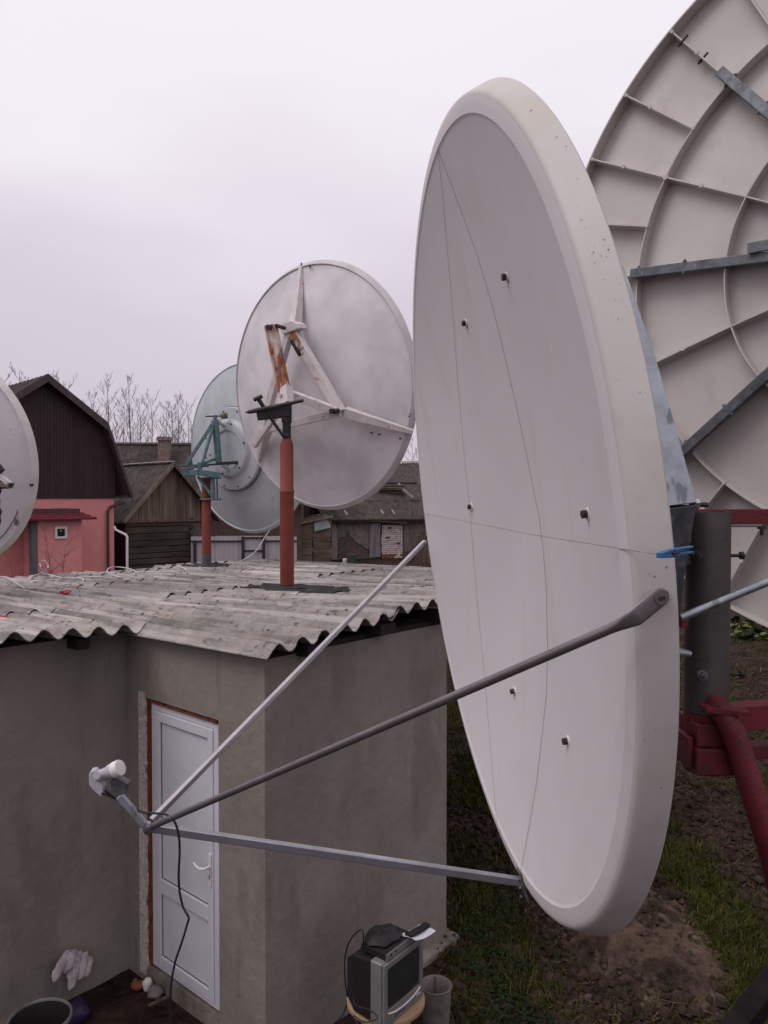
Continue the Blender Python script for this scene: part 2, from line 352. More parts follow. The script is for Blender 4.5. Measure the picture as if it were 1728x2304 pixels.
# door opening in the front-left facing wall: t from T0 to T1 (door right edge nearer)
doorR, doorL = 0.525, 1.37                # distance from corner along U
ddz0, ddz1 = .135, 2.17
TH = .22
def wpanel(a0, a1, z0, z1, d0=0, d1=TH):
    """box in the door wall: a along U from the corner, d into the building (along V)"""
    m = MB(); m.hexa([C0 + U * a + V * d + Vector((0, 0, z)) for z in (z0, z1) for a, d in ((a0, d0), (a1, d0), (a1, d1), (a0, d1))]); return m
oR, oL = doorR - .03, doorL + .055
m = MB(); m.prism([C0 + U * a + Vector((0, 0, z)) for a, z in ((0, -.3), (oR, -.3), (oR, ddz1 + .03), (oL, ddz1 + .03), (oL, -.3), (TD, -.3), (TD, top), (0, top))], V * TH)
for k in (8, 15): m.v[k] = tuple(Vector(m.v[k]) + U * TH)      # mitred corner
m.build('wall', m_render, ob)
m = wpanel(oR + .001, oL - .001, -.3, ddz0 - .02, .003); m.build('threshold', m_concrete, ob)
wallbox('wall', [w2(0, 0), w2(S1, 0), w2(S1, TH), w2(TH, TH)], top)
wallbox('wall', [w2(S1 - TH, TH + .002), w2(S1, TH + .002), w2(S1, 2.7), w2(S1 - TH, 2.7)], top)
wallbox('wall', [w2(S1 + .002, 2.7 - TH), w2(5.2, 2.7 - TH), w2(5.2, 2.7), w2(S1 + .002, 2.7)], top)
wallbox('wall', [w2(.1, TD + .001), w2(.1, TD + TH), w2(-3.2, TD + TH), w2(-3.2, TD + .001)], top)
wallbox('wall', [w2(-3.2, TD + TH + .002), w2(-3.0, TD + TH + .002), w2(-3.0, 6.2), w2(-3.2, 6.2)], top - .05)
wallbox('wall', [w2(-2.99, 6.0), w2(5.2, 6.0), w2(5.2, 6.2), w2(-2.99, 6.2)], top - .1)
wallbox('wall', [w2(5.0, 2.702), w2(5.2, 2.702), w2(5.2, 5.99), w2(5.0, 5.99)], top - .05)
# plinth block at the right corner
m = MB(); random.seed(3)
pl = atz(960, 2186, 0); pr = atz(1030, 2150, 0)
m.hexa([w2(1.50, -.10) + Vector((0, 0, -.2)), w2(2.13, -.10) + Vector((0, 0, -.2)), w2(2.13, .1) + Vector((0, 0, -.2)), w2(1.5, .0) + Vector((0, 0, -.2)),
        w2(1.55, -.08) + Vector((0, 0, .035)), w2(2.05, -.07) + Vector((0, 0, .045)), w2(2.05, .1) + Vector((0, 0, .06)), w2(1.5, .0) + Vector((0, 0, .07))])
m.build('footing', m_concrete, ob, bevel=.02)
# plaster reveal strip at the left jamb + ragged foam line
def ragged(a0, a1, z0, z1, d, jit, n, vertical=True, seed=1):
    """a strip whose one long edge is ragged, lying d in front of the wall"""
    rnd = random.Random(seed); m = MB(); A = []; B = []
    for i in range(n + 1):
        f = i / n
        if vertical:
            z = z0 + (z1 - z0) * f; A.append((a0, z)); B.append((a1 + rnd.uniform(-jit, jit), z))
        else:
            a = a0 + (a1 - a0) * f; A.append((a, z0)); B.append((a, z1 + rnd.uniform(-jit, jit)))
    for i in range(n):
        q = [A[i], A[i + 1], B[i + 1], B[i]]
        m.hexa([C0 + U * a + V * dd + Vector((0, 0, z)) for dd in (d, d + .03) for a, z in q])
    return m
ragged(doorL + .140, doorL + .046, ddz0 - .1, ddz1 + .065, -.006, .010, 60, True, 2).build('plaster_reveal', m_plaster_l, ob)
ragged(doorL + .047, doorL + .004, ddz0 - .02, ddz1 + .03, .012, .001, 30, True, 4).build('mounting_foam', m_foam, ob)
ragged(doorR - .0, doorL + .05, ddz1 - .004, ddz1 + .022, .008, .016, 60, False, 5).build('mounting_foam', m_foam, ob)
# the door
dr = bpy.data.objects.new('door', None); col.objects.link(dr); dr.parent = ob
def dbox(a0, a1, z0, z1, d0, d1):
    m = MB(); m.hexa([C0 + U * a + V * d + Vector((0, 0, z)) for z in (z0, z1) for a, d in ((a0, d0), (a1, d0), (a1, d1), (a0, d1))]); return m
m = MB()
for (a0, a1, z0, z1) in ((doorR, doorR + .055, ddz0, ddz1), (doorL - .055, doorL, ddz0, ddz1), (doorR + .055, doorL - .055, ddz1 - .055, ddz1), (doorR + .055, doorL - .055, ddz0, ddz0 + .03)):
    q = dbox(a0, a1, z0, z1, .022, .085); m.add(q.v, q.f)
m.build('frame', m_upvc, dr, bevel=.004)
lz0, lz1 = ddz0 + .034, ddz1 - .058; la0, la1 = doorR + .058, doorL - .058
m = MB(); st = .062
zA, zB = ddz0 + .595, ddz0 + .705
for (a0, a1, z0, z1) in ((la0, la0 + st, lz0, lz1), (la1 - st, la1, lz0, lz1), (la0 + st, la1 - st, lz1 - .075, lz1), (la0 + st, la1 - st, lz0, lz0 + .075), (la0 + st, la1 - st, zA, zB)):
    q = dbox(a0, a1, z0, z1, .014, .08); m.add(q.v, q.f)
m.build('leaf_frame', m_upvc, dr, bevel=.006)
for z0, z1 in ((lz0 + .075, zA), (zB, lz1 - .075)):
    q = dbox(la0 + st - .001, la1 - st + .001, z0 - .001, z1 + .001, .034, .07); q.build('panel', m_upvc, dr)
    m = MB()
    for (a0, a1, c0, c1) in ((la0 + st + .001, la0 + st + .006, z0 + .001, z1 - .001), (la1 - st - .006, la1 - st - .001, z0 + .001, z1 - .001), (la0 + st + .006, la1 - st - .006, z1 - .006, z1 - .001), (la0 + st + .006, la1 - st - .006, z0 + .001, z0 + .006)):
        q = dbox(a0, a1, c0, c1, .029, .033); m.add(q.v, q.f)
    m.build('gasket', m_groove, dr)
ha = la0 + st * .45
m = dbox(ha - .014, ha + .014, 1.00, 1.23, .004, .0135); m.build('handle_plate', m_white, dr, bevel=.003)
def dpt(a, d, z): return C0 + U * a + V * d + Vector((0, 0, z))
hz = ddz0 + 1.005
m = MB(); m.tube([dpt(ha, .006, hz), dpt(ha, -.035, hz), dpt(ha + .012, -.050, hz - .003), dpt(ha + .05, -.05, hz - .008), dpt(ha + .085, -.05, hz - .002), dpt(ha + .115, -.048, hz + .012)], [.010, .010, .010, .009, .008, .007], 10)
m.build('handle', m_white, dr, smooth=True)
m = MB(); m.cyl(dpt(ha, .005, 1.075), dpt(ha, .0015, 1.075), .006, n=12); m.add([dpt(ha - .003, .0015, 1.05), dpt(ha + .003, .0015, 1.05), dpt(ha + .003, .0015, 1.075), dpt(ha - .003, .0015, 1.075)], [(0, 1, 2, 3)])
m.build('keyhole', m_black, dr)

# roof sheets, each one its own piece
random.seed(11)
SW = 6 * PITCHW; SLEN = 1.75; STEP = 1.60
def sheet(s0, t0, s1, t1, lift, tw):
    ns = int(round((s1 - s0) / PITCHW)) * 8; ntt = 5; TK = .007; T = []; B = []
    rr = random.Random(int(s0 * 1000 + t0 * 77))
    edge = [rr.uniform(-.006, .006) for _ in range(ns + 1)]
    for j in range(ntt + 1):
        f = j / ntt; row = []; rb = []
        for i in range(ns + 1):
            s = s0 + (s1 - s0) * i / ns; t = t0 + (t1 - t0) * f + (edge[i] if j in (0, ntt) else 0)
            z = zwave(s) + lift * (1 - f) + .004 + tw * (i / ns - .5) * (1 - f) + .004 * nz(s, t, 4, 2.0)
            row.append(roofp(s, t, z)); rb.append(roofp(s, t, z - TK))
        T.append(row); B.append(rb)
    m = MB(); m.grid(T); m.grid(B, flip=True)
    m.grid([T[0], B[0]]); m.grid([T[-1], B[-1]]); m.grid([[r[0] for r in T], [r[0] for r in B]]); m.grid([[r[-1] for r in T], [r[-1] for r in B]])
    return m
rows = [-.02 + STEP * k for k in range(5)]
for ci in range(-3, 5):
    s0 = ci * SW * .985
    s0 = round(s0 / PITCHW) * PITCHW + (.0 if ci >= 0 else 0)
    s1 = s0 + SW + .0
    if ci == 4: s1 = 5.4
    for k, t0 in enumerate(rows):
        if ci < 0:
            if k == 0: continue
            t0 = t0 - .06 + (random.uniform(-.04, .04) if k == 1 else random.uniform(-.45, .2))
        else:
            t0 = t0 + (0 if k == 0 else random.uniform(-.45, .25))
            if k == 0: t0 += (0, .01, .0, .02, .0)[ci]
        t1 = (t0 + SLEN + .45) if k < 4 else 6.7
        lift = .004 + (.014 if random.random() < .22 else 0)
        m = sheet(s0 + .0, t0, s1 + PITCHW * .45, t1, lift + (ci % 2) * .014 + .001 * k, random.uniform(-.012, .012))
        m.build('roof_sheet', m_slate, ob, smooth=True, sharp=60)
# rafters under the eaves
for s in (.42, 1.18, 1.9):
    m = MB(); m.beam(roofp(s, -.0, -.085), roofp(s, 6.3, -.085), .10 if s < 1 else .16, .075); m.build('rafter', m_darkwood, ob)
for s in (-.35, -1.1, -1.9):
    m = MB(); m.beam(roofp(s, 1.62, -.085), roofp(s, 6.3, -.085), .09, .075); m.build('rafter', m_darkwood, ob)
for t in (.16, 1.86):
    m = MB(); m.beam(roofp(.1 if t < 1 else -2.9, t, -.06), roofp(5.1, t, -.06), .07, .04); m.build('batten', m_darkwood, ob)
# ridge of boarding closing the gap above the door wall
m = MB(); m.hexa([w2(a, b) + Vector((0, 0, z)) for z in (top + .001, top + .028) for a, b in ((.02, .02), (.12, .02), (.12, TD), (.02, TD))]); m.build('wall_plate', m_darkwood, ob)

m = MB(); rnd = random.Random(41)
for t in (.35, 1.95, 3.55, 5.1):
    for k in range(26):
        s_ = -2.7 + k * .3 + .0; s_ = round((s_ - .1) / .2) * .2 + .1
        if s_ < 0 and t < 1.6: continue
        if s_ > 5.2 or rnd.random() < .25: continue
        tt_ = t + rnd.uniform(-.05, .05); c = roofp(s_, tt_, .034 + .012); m.tube([c, c + Vector((0, 0, .010)), c + Vector((0, 0, .013))], [.011, .011, .005], 7)
m.build('roof_nails', m_galv_dk, ob)['kind'] = 'stuff'
# bitumen patches round the poles
def roofhit(px, py, up=.0):
    r = ray(px, py); z = CAMZ - 1.0
    for _ in range(40):
        t = (z - CAMZ) / r.z; P = CAM + r * t; q = P - TIP; z = zr(q.dot(V), q.dot(U)) + up
    return P
def patch(cx, cy, su, sv, seed, ang=0):
    rnd = random.Random(seed); c = roofhit(cx, cy); q = c - TIP; s, t = q.dot(V), q.dot(U); rings = []
    for k in range(13):
        f = k / 12; row = []
        for i in range(56):
            a = 2 * math.pi * i / 56; jj = 1 + .25 * nz(math.cos(a) * 2, math.sin(a) * 2, seed)
            aa = s + sv * f * math.cos(a) * jj; bb = t + su * f * math.sin(a) * jj
            row.append(roofp(aa, bb, .030 + zwave(aa) * (.35 + .65 * f) + .014 * (1 - f)))
        rings.append(row)
    m = MB(); m.grid(rings, close=True); return m
for args in ((650, 1331, .75, .30, 3), (700, 1338, .45, .26, 8), (466, 1279, .5, .30, 5)):
    patch(*args).build('bitumen_patch', m_bitumen, ob, smooth=True, sharp=80)

# ------------------------------------------------------------------ main offset dish
A_, B_ = .92 * 1.25, 1.25
dm = Disc(1.456, -.118, 1081, 1155, 1.951 * 1.25 / .95)
DEP = .15
def mp_(rho, th, z, k=1.0): return dm.p(A_ * rho * math.cos(th) * k, B_ * rho * math.sin(th) * k, z)
NT = 160
main = thing('offset_dish', 'large white offset satellite dish facing left with three grey feed arms', 'satellite dish', dm.p(-0, 0, -.2))
prof = []
for i in range(1, 17):
    r = .949 * i / 16; prof.append((r, -DEP * (1 - (r / .955) ** 2)))
face_prof = prof + [(.951, -.0012), (.957, .0038)]
m = MB(); ths = [2 * math.pi * i / NT for i in range(NT)]
m.grid([[mp_(r, t, z) for t in ths] for r, z in [(.0005, -DEP)] + face_prof], close=True)
m.build('reflector_face', m_fibre_face, main, smooth=True, sharp=60)
bd_ = [(.957, .0038), (.972, .0026), (.985, .0012), (.990, -.0002)]
m = MB(); m.grid([[mp_(r, t, z) for t in ths] for r, z in bd_], close=True); m.build('face_band', m_fibre_face, main, smooth=True, sharp=50)
rp_ = [(.9898, -.0004), (.995, -.0016), (.999, -.005), (1.0025, -.0105), (1.006, -.020), (1.020, -.060), (1.0215, -.066), (1.019, -.070), (1.010, -.072)]
m = MB(); m.grid([[mp_(r, t, z) for t in ths] for r, z in rp_], close=True)
m.build('rim', m_fibre, main, smooth=True, sharp=50)
bp = [(1.010, -.072), (1.0, -.070), (.99, -.030)] + [(r, -DEP * (1 - (r / .955) ** 2) - .012) for r in (.94, .8, .65, .5, .35, .2, .001)]
m = MB(); m.grid([[mp_(r, t, z) for t in ths] for r, z in bp], close=True)
m.build('reflector_back', m_fibre, main, smooth=True, sharp=60)
def mainhit(px, py, lift=0):
    r = ray(px, py); z = -.05
    for _ in range(60):
        P = dm.pix(px, py, z + lift); a, b, c = dm.loc(P); rho = math.hypot(a / A_, b / B_)
        z = .5 * z + .5 * (-DEP * (1 - (rho / .955) ** 2) if rho < .95 else .004)
    return P
# bolts through the face
def hexbolt(c, n, r, hgt, mat_h=m_bolt, washer=True, parent=main, wr=1.9, cap=None):
    n = n.normalized()
    if washer:
        q = MB(); q.cyl(c - n * .002, c + n * hgt * .22, r * wr, n=24); q.build('washer', m_white if cap else mat_h, parent, smooth=True)
    q = MB(); q.cyl(c + n * hgt * .22, c + n * hgt, r, n=6); return q.build('bolt', mat_h, parent, bevel=r * .08)
for px, py in ((1141, 623), (1049, 727), (1061, 1140), (1323, 1156), (1158, 1555), (1278, 1667)):
    hexbolt(mainhit(px, py), dm.n, .0105, .016, m_boltdk, True, main, 1.45, True)
# threads lying across the face
def thread(pts, r=.0006, lift=.002):
    P = []
    for i in range(len(pts) - 1):
        for k in range(6):
            f = k / 6; P.append(mainhit(pts[i][0] * (1 - f) + pts[i + 1][0] * f, pts[i][1] * (1 - f) + pts[i + 1][1] * f, lift))
    P.append(mainhit(*pts[-1], lift)); m = MB(); m.tube(P, r, 5); return m.build('thread', m_thread, main)
thread([(984, 335), (1000, 375), (1030, 455), (1072, 570), (1105, 680), (1135, 800), (1165, 930), (1190, 1050), (1212, 1160), (1222, 1240), (1229, 1330), (1232, 1460), (1229, 1560), (1220, 1650), (1207, 1760), (1192, 1850), (1178, 1925), (1171, 1958)])
thread([(984, 335), (994, 420), (1004, 540), (1018, 700), (1030, 860), (1042, 1000), (1056, 1140), (1068, 1290), (1082, 1440), (1096, 1590), (1108, 1740), (1118, 1850)], .00045)
# tension thread held by the clothes peg across the opening
pegP = dm.p(A_ * 1.02, -.033 * B_, -.012)
m = MB(); a0 = dm.p(-A_ * .985, -.02 * B_, .004); b0 = dm.pix(1482, 1248, .004)
m.tube([a0, a0.lerp(b0, .3) + Vector((0, 0, -.002)), a0.lerp(b0, .7) + Vector((0, 0, -.006)), b0], .0009, 5); m.build('thread', m_thread, main)
# paint chips on the rim
rnd = random.Random(5); m = MB()
for i in range(46):
    th = rnd.choice([rnd.gauss(.55, .18), rnd.gauss(-.25, .3), rnd.uniform(-1.3, 1.2), rnd.gauss(.42, .06)]); f = rnd.uniform(.1, .95)
    rho = 1.006 + .014 * f; z = -.018 - .042 * f; P = mp_(rho + .0004, th, z); rr = rnd.choice([.0007, .0009, .0012, .0018]) * rnd.uniform(.6, 1.1)
    rad = (dm.h * math.cos(th) + dm.v * math.sin(th)).normalized(); tt = dm.n.cross(rad)
    pts = [P + tt * (math.cos(k * 1.047) * rr * rnd.uniform(.6, 1.6)) + dm.n * (math.sin(k * 1.047) * rr) + rad * .0006 for k in range(6)]
    m.add(pts, [tuple(range(6))])
m.build('paint_chips', m_chip, main)['kind'] = 'stuff'
# feed arms
J = dm.p(0, 0, 0) * 0 + at(338, 1858, 2.466)
E2 = dm.p(A_ * 1.012, -.105 * B_, -.036); E1 = dm.p(-A_ * 1.012, -.11 * B_, -.022); E3 = dm.p(-.0, -B_ * 1.008, -.030)
out = dm.h
E2s = E2 + out * .0052
dt2 = (J - E2); dt2 = (dt2 - out * dt2.dot(out)).normalized(); sd_ = dt2.cross(out).normalized()
Bn2 = E2s + dt2 * .062; dj = (J - Bn2).normalized(); Ka = Bn2 + dj * .052
sj = dj.cross(out).normalized(); oj = sj.cross(dj).normalized()
def section(c, wd, th, ax, ay, n=20):
    return [c + ax * (math.copysign(abs(math.cos(t)) ** .75, math.cos(t)) * wd) + ay * (math.copysign(abs(math.sin(t)) ** .75, math.sin(t)) * th) for t in [2 * math.pi * i / n for i in range(n)]]
def circ(c, r, n=20): return [c + sj * (math.cos(t) * r) + oj * (math.sin(t) * r) for t in [2 * math.pi * i / n for i in range(n)]]
if oj.dot(out) < 0: oj = -oj
far_ = J + dj * -.006 + Vector((.004, -.010, 0))
m = MB(); m.grid([circ(far_, .0098), circ(far_.lerp(Ka, .5), .0098), circ(Ka, .0098)] + [section(Bn2 + dj * .034, .0105, .0088, sj, oj), section(Bn2 + dj * .016, .0138, .0052, sj, oj), section(Bn2, .0162, .0026, (sj + sd_).normalized(), (oj + out).normalized()), section(Bn2 - dt2 * .010, .0168, .0022, sd_, out), section(E2s, .0168, .0022, sd_, out), section(E2s - dt2 * .009, .0145, .0022, sd_, out), section(E2s - dt2 * .014, .009, .0021, sd_, out), section(E2s - dt2 * .0165, .003, .0018, sd_, out)], close=True)
m.f.append(tuple(range(20))); m.f.append(tuple(len(m.v) - 20 + i for i in range(20)))
m.build('feed_arm_tube', m_zinc_dk, main, smooth=True, sharp=50)
q = MB(); q.cyl(E2 + out * .0075, E2 + out * .0100, .0135, n=28); q.build('washer', m_zinc_dk, main, smooth=True)
q = MB(); q.cyl(E2 + out * .0106, E2 + out * .016, .0062, n=6); q.build('bolt', m_bolt, main)
q = MB(); q.cyl(E2 + out * .0161, E2 + out * .018, .0032, n=12); q.build('bolt', m_boltdk, main)
Kb = E1.lerp(J, .03)
m = MB(); m.beam(J + Vector((.0, .014, .010)), Kb, .019, .019, Vector((0, 0, 1))); m.build('feed_arm_bar', m_zinc, main, bevel=.003)
m = MB(); m.beam(Kb, E1 - Vector((0, 0, .05)), .016, .005); m.build('flattened_end', m_zinc, main)
m = MB(); m.beam(J + Vector((-.004, .0, -.004)), E3 + Vector((-.0, 0, .004)), .026, .026, Vector((0, 0, 1))); m.build('feed_arm_bar', m_zinc_md, main, bevel=.003)
m = MB(); m.beam(E3 + dm.v * .055 + dm.n * .038, E3 - dm.v * .05 + dm.n * .02, .05, .003, dm.n); m.build('arm_bracket', m_zinc_dk, main)
for k in (-.03, .0, .03):
    hexbolt(E3 + dm.v * k + dm.n * .036 + dm.h * .01, dm.n, .006, .010, m_bolt, False, main)
q = MB(); q.cyl(J + Vector((0, -.034, -.002)), J + Vector((0, .03, -.002)), .0125, n=24); q.build('joint_sleeve', m_zinc_dk, main, smooth=True)
q = MB(); q.cyl(J + Vector((0, -.040, -.002)), J + Vector((0, -.0342, -.002)), .008, n=6); q.build('bolt', m_bolt, main)
q = MB(); q.cyl(J + Vector((0, -.048, -.002)), J + Vector((0, -.0402, -.002)), .0035, n=12); q.build('bolt', m_boltdk, main)
# LNB holder arm
Lb = at(268, 1790, 2.45); La = at(326, 1856, 2.46)
m = MB(); m.beam(La, Lb, .024, .022, Vector((0, -1, .3))); m.build('lnb_arm', m_galv, main, bevel=.003)
m = MB(); m.beam(at(322, 1855, 2.46), J, .022, .024); m.build('arm_elbow', m_galv, main, bevel=.003)
P = lambda x, y, dd: at(x, y, dd)
m = MB(); m.prism([P(247, 1757, 2.44), P(258, 1750, 2.44), P(276, 1758, 2.44), P(287, 1765, 2.44), P(281, 1784, 2.44), P(270, 1790, 2.44), P(262, 1781, 2.44), P(250, 1780, 2.44)], (0, .035, 0)); m.build('lnb_holder', m_galv_dk, main, bevel=.002)
m = MB(); m.beam(P(236, 1776, 2.47), P(268, 1800, 2.46), .012, .006); m.build('lnb_clamp', m_boltdk, main)
for x, y in ((253, 1765), (259, 1781)):
    q = MB(); q.cyl(P(x, y, 2.437), P(x, y, 2.4415), .004, n=12); q.build('bolt', m_boltdk, main)
# LNB itself
lx = Vector((.88, -.26, .42)).normalized(); cap = at(271, 1727, 2.43)
m = MB(); m.tube([cap - lx * .024, cap - lx * .0235, cap - lx * .003, cap, cap + lx * .0012], [.022, .0255, .0255, .0245, .020], 32); lnb = m.build('lnb_cap', m_white, main, smooth=True, sharp=40)
m = MB(); m.tube([cap - lx * .040, cap - lx * .0242], [.0235, .0235], 32); m.build('lnb_collar', m_lnbgrey, main, smooth=True, sharp=40)
m = MB(); m.tube([cap - lx * .088, cap - lx * .0402], [.0185, .019], 28); m.build('lnb_neck', m_lnbgrey, main, smooth=True, sharp=40)
q = MB(); q.cyl(at(217, 1745, 2.395), at(217, 1745, 2.42), .0115, n=20); q.build('lnb_knob', m_lnbgrey, main, smooth=True, sharp=40)
m = MB(); pts = [(203, 1735), (214, 1733), (222, 1742), (226, 1760), (233, 1772), (231, 1790), (226, 1794), (206, 1776), (200, 1768), (199, 1745)]
m.prism([at(x, y, 2.44) for x, y in pts], (-.004, .035, 0)); m.build('lnb_body', m_lnbgrey, main, bevel=.007, seg=3)
m = MB()
cpts = [(228, 1785, 2.44), (245, 1790, 2.45), (275, 1805, 2.47), (310, 1823, 2.46), (330, 1829, 2.45), (350, 1830, 2.445), (368, 1831, 2.44), (382, 1838, 2.42), (395, 1853, 2.40), (403, 1885, 2.40), (404, 1925, 2.41), (402, 1965, 2.42), (404, 2005, 2.43), (411, 2038, 2.43), (420, 2056, 2.42), (425, 2066, 2.42), (421, 2080, 2.42), (412, 2111, 2.42), (402, 2140, 2.42), (394, 2165, 2.42), (387, 2200, 2.42), (384, 2230, 2.42), (383, 2262, 2.42), (385, 2310, 2.42), (392, 2500, 2.43), (398, 3300, 2.6)]
CP = [at(*c) for c in cpts] + [Vector((-1.15, 3.1, .02)), Vector((-1.6, 4.0, .02))]
def smoothpts(P, n=5):
    out_ = []
    for i in range(len(P) - 1):
        a, b, c, d_ = P[max(i - 1, 0)], P[i], P[i + 1], P[min(i + 2, len(P) - 1)]
        for k in range(n):
            t = k / n; out_.append(.5 * ((2 * b) + (c - a) * t + (2 * a - 5 * b + 4 * c - d_) * t * t + (3 * b - a - 3 * c + d_) * t ** 3))
    return out_ + [P[-1]]
m.tube(smoothpts(CP, 4), .0036, 8); m.build('lnb_cable', m_cable, main, smooth=True)
# galvanised mount box on the back
def sec(v_, w_, n0, n1): return [dm.p(-w_, v_ * B_, -n0), dm.p(-w_, v_ * B_, -n1), dm.p(w_, v_ * B_, -n1), dm.p(w_, v_ * B_, -n0)]
m = MB(); secs = [sec(.80, .03, .09, .12), sec(.70, .04, .09, .26), sec(.60, .05, .12, .560), sec(.35, .13, .15, .595), sec(-.03, .235, .16, .628)]
m.grid(secs, close=True); m.f.append((0, 1, 2, 3)); m.f.append((16, 17, 18, 19)); m.build('mount_box_upper', m_galv, main, bevel=.003)
m = MB(); secs = [sec(-.035, .232, .16, .626), sec(-.22, .16, .15, .60), sec(-.42, .08, .13, .585), sec(-.50, .05, .11, .3)]
m.grid(secs, close=True); m.f.append((0, 1, 2, 3)); m.f.append((12, 13, 14, 15)); m.build('mount_box_lower', m_galv_dk, main, bevel=.003)  # darker steel puts the shade of this down-tilted half into its colour
tp = dm.p(.20, -.038 * B_, -.60)
q = MB(); q.cyl(tp + Vector((.02, 0, .008)), tp + Vector((.075, 0, .006)), .008, n=12); q.build('stud', m_boltdk, main)
q = MB(); q.cyl(tp + Vector((.03, 0, .008)), tp + Vector((.046, 0, .008)), .017, n=6); q.build('nut', m_zinc, main)
# mount pipe, part of the dish's mount
pc = Vector((1.105, 2.65, 0)); 
pipe_top, pipe_bot = CAMZ - .055, CAMZ - .735
m = MB(); n_ = 40
outer_ = [[pc + Vector((math.cos(2 * math.pi * i / n_) * r, math.sin(2 * math.pi * i / n_) * r, z)) for i in range(n_)] for r, z in ((.062, pipe_top - .2), (.062, pipe_top), (.0725, pipe_top), (.0725, pipe_bot), (.062, pipe_bot))]
m.grid(outer_, close=True); m.build('mount_pipe', m_pipe, main, smooth=True, sharp=40)
for x, y in ((1571, 1250), (1583, 1520)):
    c = at(x, y, 2.585); q = MB(); q.cyl(c + Vector((0, .012, 0)), c - Vector((0, .001, 0)), .018, n=24); q.cyl(c - Vector((0, .0012, 0)), c - Vector((0, .013, 0)), .0125, n=6); q.cyl(c - Vector((0, .0132, 0)), c - Vector((0, .020, 0)), .006, n=10); q.build('pipe_bolt', m_boltdk if y < 1300 else m_galv_dk, main)
for y in (1250, 1517):
    c = at(1645, y, 2.65); q = MB(); q.cyl(c, c + Vector((.03, 0, 0)), .006, n=10); q.cyl(c + Vector((.03, 0, 0)), c + Vector((.042, 0, 0)), .014, n=6); q.build('pipe_bolt', m_boltdk, main)
m = MB(); m.tube([dm.p(.0, -.46 * B_, -.3), at(1520, 1466, 2.5), at(1552, 1471, 2.52)], [.03, .02, .010], 12); m.build('adjuster_peg', m_galv, main, smooth=True)
# link arms to the pipe (hidden side)
for vz in (-.10, -.16):
    m = MB(); m.beam(dm.p(-.02, vz * B_ - .02, -.5), Vector((pc.x, pc.y, dm.p(0, vz * B_ - .02, -.5).z)), .05, .03); m.build('link_arm', m_galv_dk, main)

# clothes peg
peg = thing('clothes_peg', 'blue plastic clothes peg clipping a thread to the white dish rim', 'clothes peg', at(1515, 1243, 1.31))
pa, pb = at(1482, 1250, 1.305), at(1557, 1236, 1.36)
for s_, k in ((1, 0), (-1, 1)):
    off = Vector((0, 0, .0042 * s_))
    m = MB(); m.beam(pa + off * .4, pa.lerp(pb, .35) + off, .011, .005, w2=.011, h2=.006); m.beam(pa.lerp(pb, .352) + off, pb + off * 1.1, .011, .006, w2=.008, h2=.0035); m.build('jaw', m_blue, peg, bevel=.0012)
q = MB(); q.tube([pa.lerp(pb, .42) + Vector((0, -.0065, .006)), pa.lerp(pb, .42) + Vector((0, -.007, -.006))], .0016, 8); q.tube([pa.lerp(pb, .36) + Vector((0, -.0068, 0)), pa.lerp(pb, .55) + Vector((0, -.0068, 0))], .0022, 8); q.build('spring', m_boltdk, peg)

# ------------------------------------------------------------------ red steel stand that carries both big dishes
stand = thing('steel_stand', 'dark red steel frame stand carrying the dark mount pipe', 'stand', (1.5, 2.8, 0))
def sbox(name, p0, p1, w_, h_, mat=m_red, **k): q = MB(); q.beam(p0, p1, w_, h_, **k); return q.build(name, mat, stand, bevel=.003)
z1 = pipe_bot - .002
q = MB(); q.cyl((pc.x, pc.y, z1 - .20), (pc.x, pc.y, z1), .075, n=32); q.build('pipe_socket', m_red, stand, smooth=True, sharp=40)
q = MB(); q.abox(pc.x - .072, pc.x + .08, pc.y - .10, pc.y + .10, z1 - .19, z1 - .10); q.build('clamp_plate', m_red, stand, bevel=.006)
q = MB(); q.abox(pc.x - .066, pc.x + .085, pc.y - .085, pc.y + .085, z1 - .10, z1 - .022); q.build('clamp_plate', m_red, stand, bevel=.006)
q = MB(); q.abox(pc.x - .09, pc.x - .0725, pc.y - .07, pc.y + .07, z1 - .175, z1 - .07); q.build('clamp_ear', m_red, stand, bevel=.003)
q = MB(); q.prism([at(1588, 1592, 2.53), at(1690, 1602, 2.50), at(1692, 1612, 2.50), at(1590, 1606, 2.53)], (0, .06, 0)); q.build('flange_plate', m_red, stand, bevel=.002)
sbox('cross_beam', (pc.x + .05, pc.y + .04, z1 - .035), (3.4, 3.2, z1 - .03), .07, .085)
sbox('cross_beam', (pc.x + .05, pc.y + .04, z1 - .16), (3.4, 3.2, z1 - .16), .06, .05)
q = MB(); q.tube([at(1606, 1578, 2.60), at(1622, 1598, 2.56), at(1650, 1645, 2.54), at(1728, 1890, 2.50), at(1850, 2350, 2.5), (1.75, 2.3, 0)], [.03, .037, .040, .040, .040, .040], 20); q.build('brace', m_red, stand, smooth=True)
sbox('top_beam', at(1560, 1163, 2.86), at(2300, 1160, 2.86), .06, .056)
sbox('top_beam_flange', at(1575, 1184, 2.85), at(2300, 1184, 2.85), .05, .005, m_galv_dk)
q = MB(); c = at(1714, 1183, 2.83); q.cyl(c, c - Vector((0, 0, .035)), .006, n=10); q.cyl(c - Vector((0, 0, .001)), c - Vector((0, 0, .012)), .015, n=6); q.build('bolt', m_boltdk, stand)
sbox('post', (3.4, 3.2, -.2), (3.4, 3.2, CAMZ + .2), .12, .12, up=Vector((0, 1, 0)))
q = MB(); q.abox(3.2, 3.6, 3.0, 3.4, -.02, .04); q.build('foot_plate', m_red, stand)
rod = MB(); ra, rb = at(1532, 1390, 2.42), at(1900, 1238, 2.42); rod.tube([ra, rb, rb + (rb - ra) * 1.6], .0125, 18)
ro = rod.build('screw_rod', m_galv, stand, smooth=True)
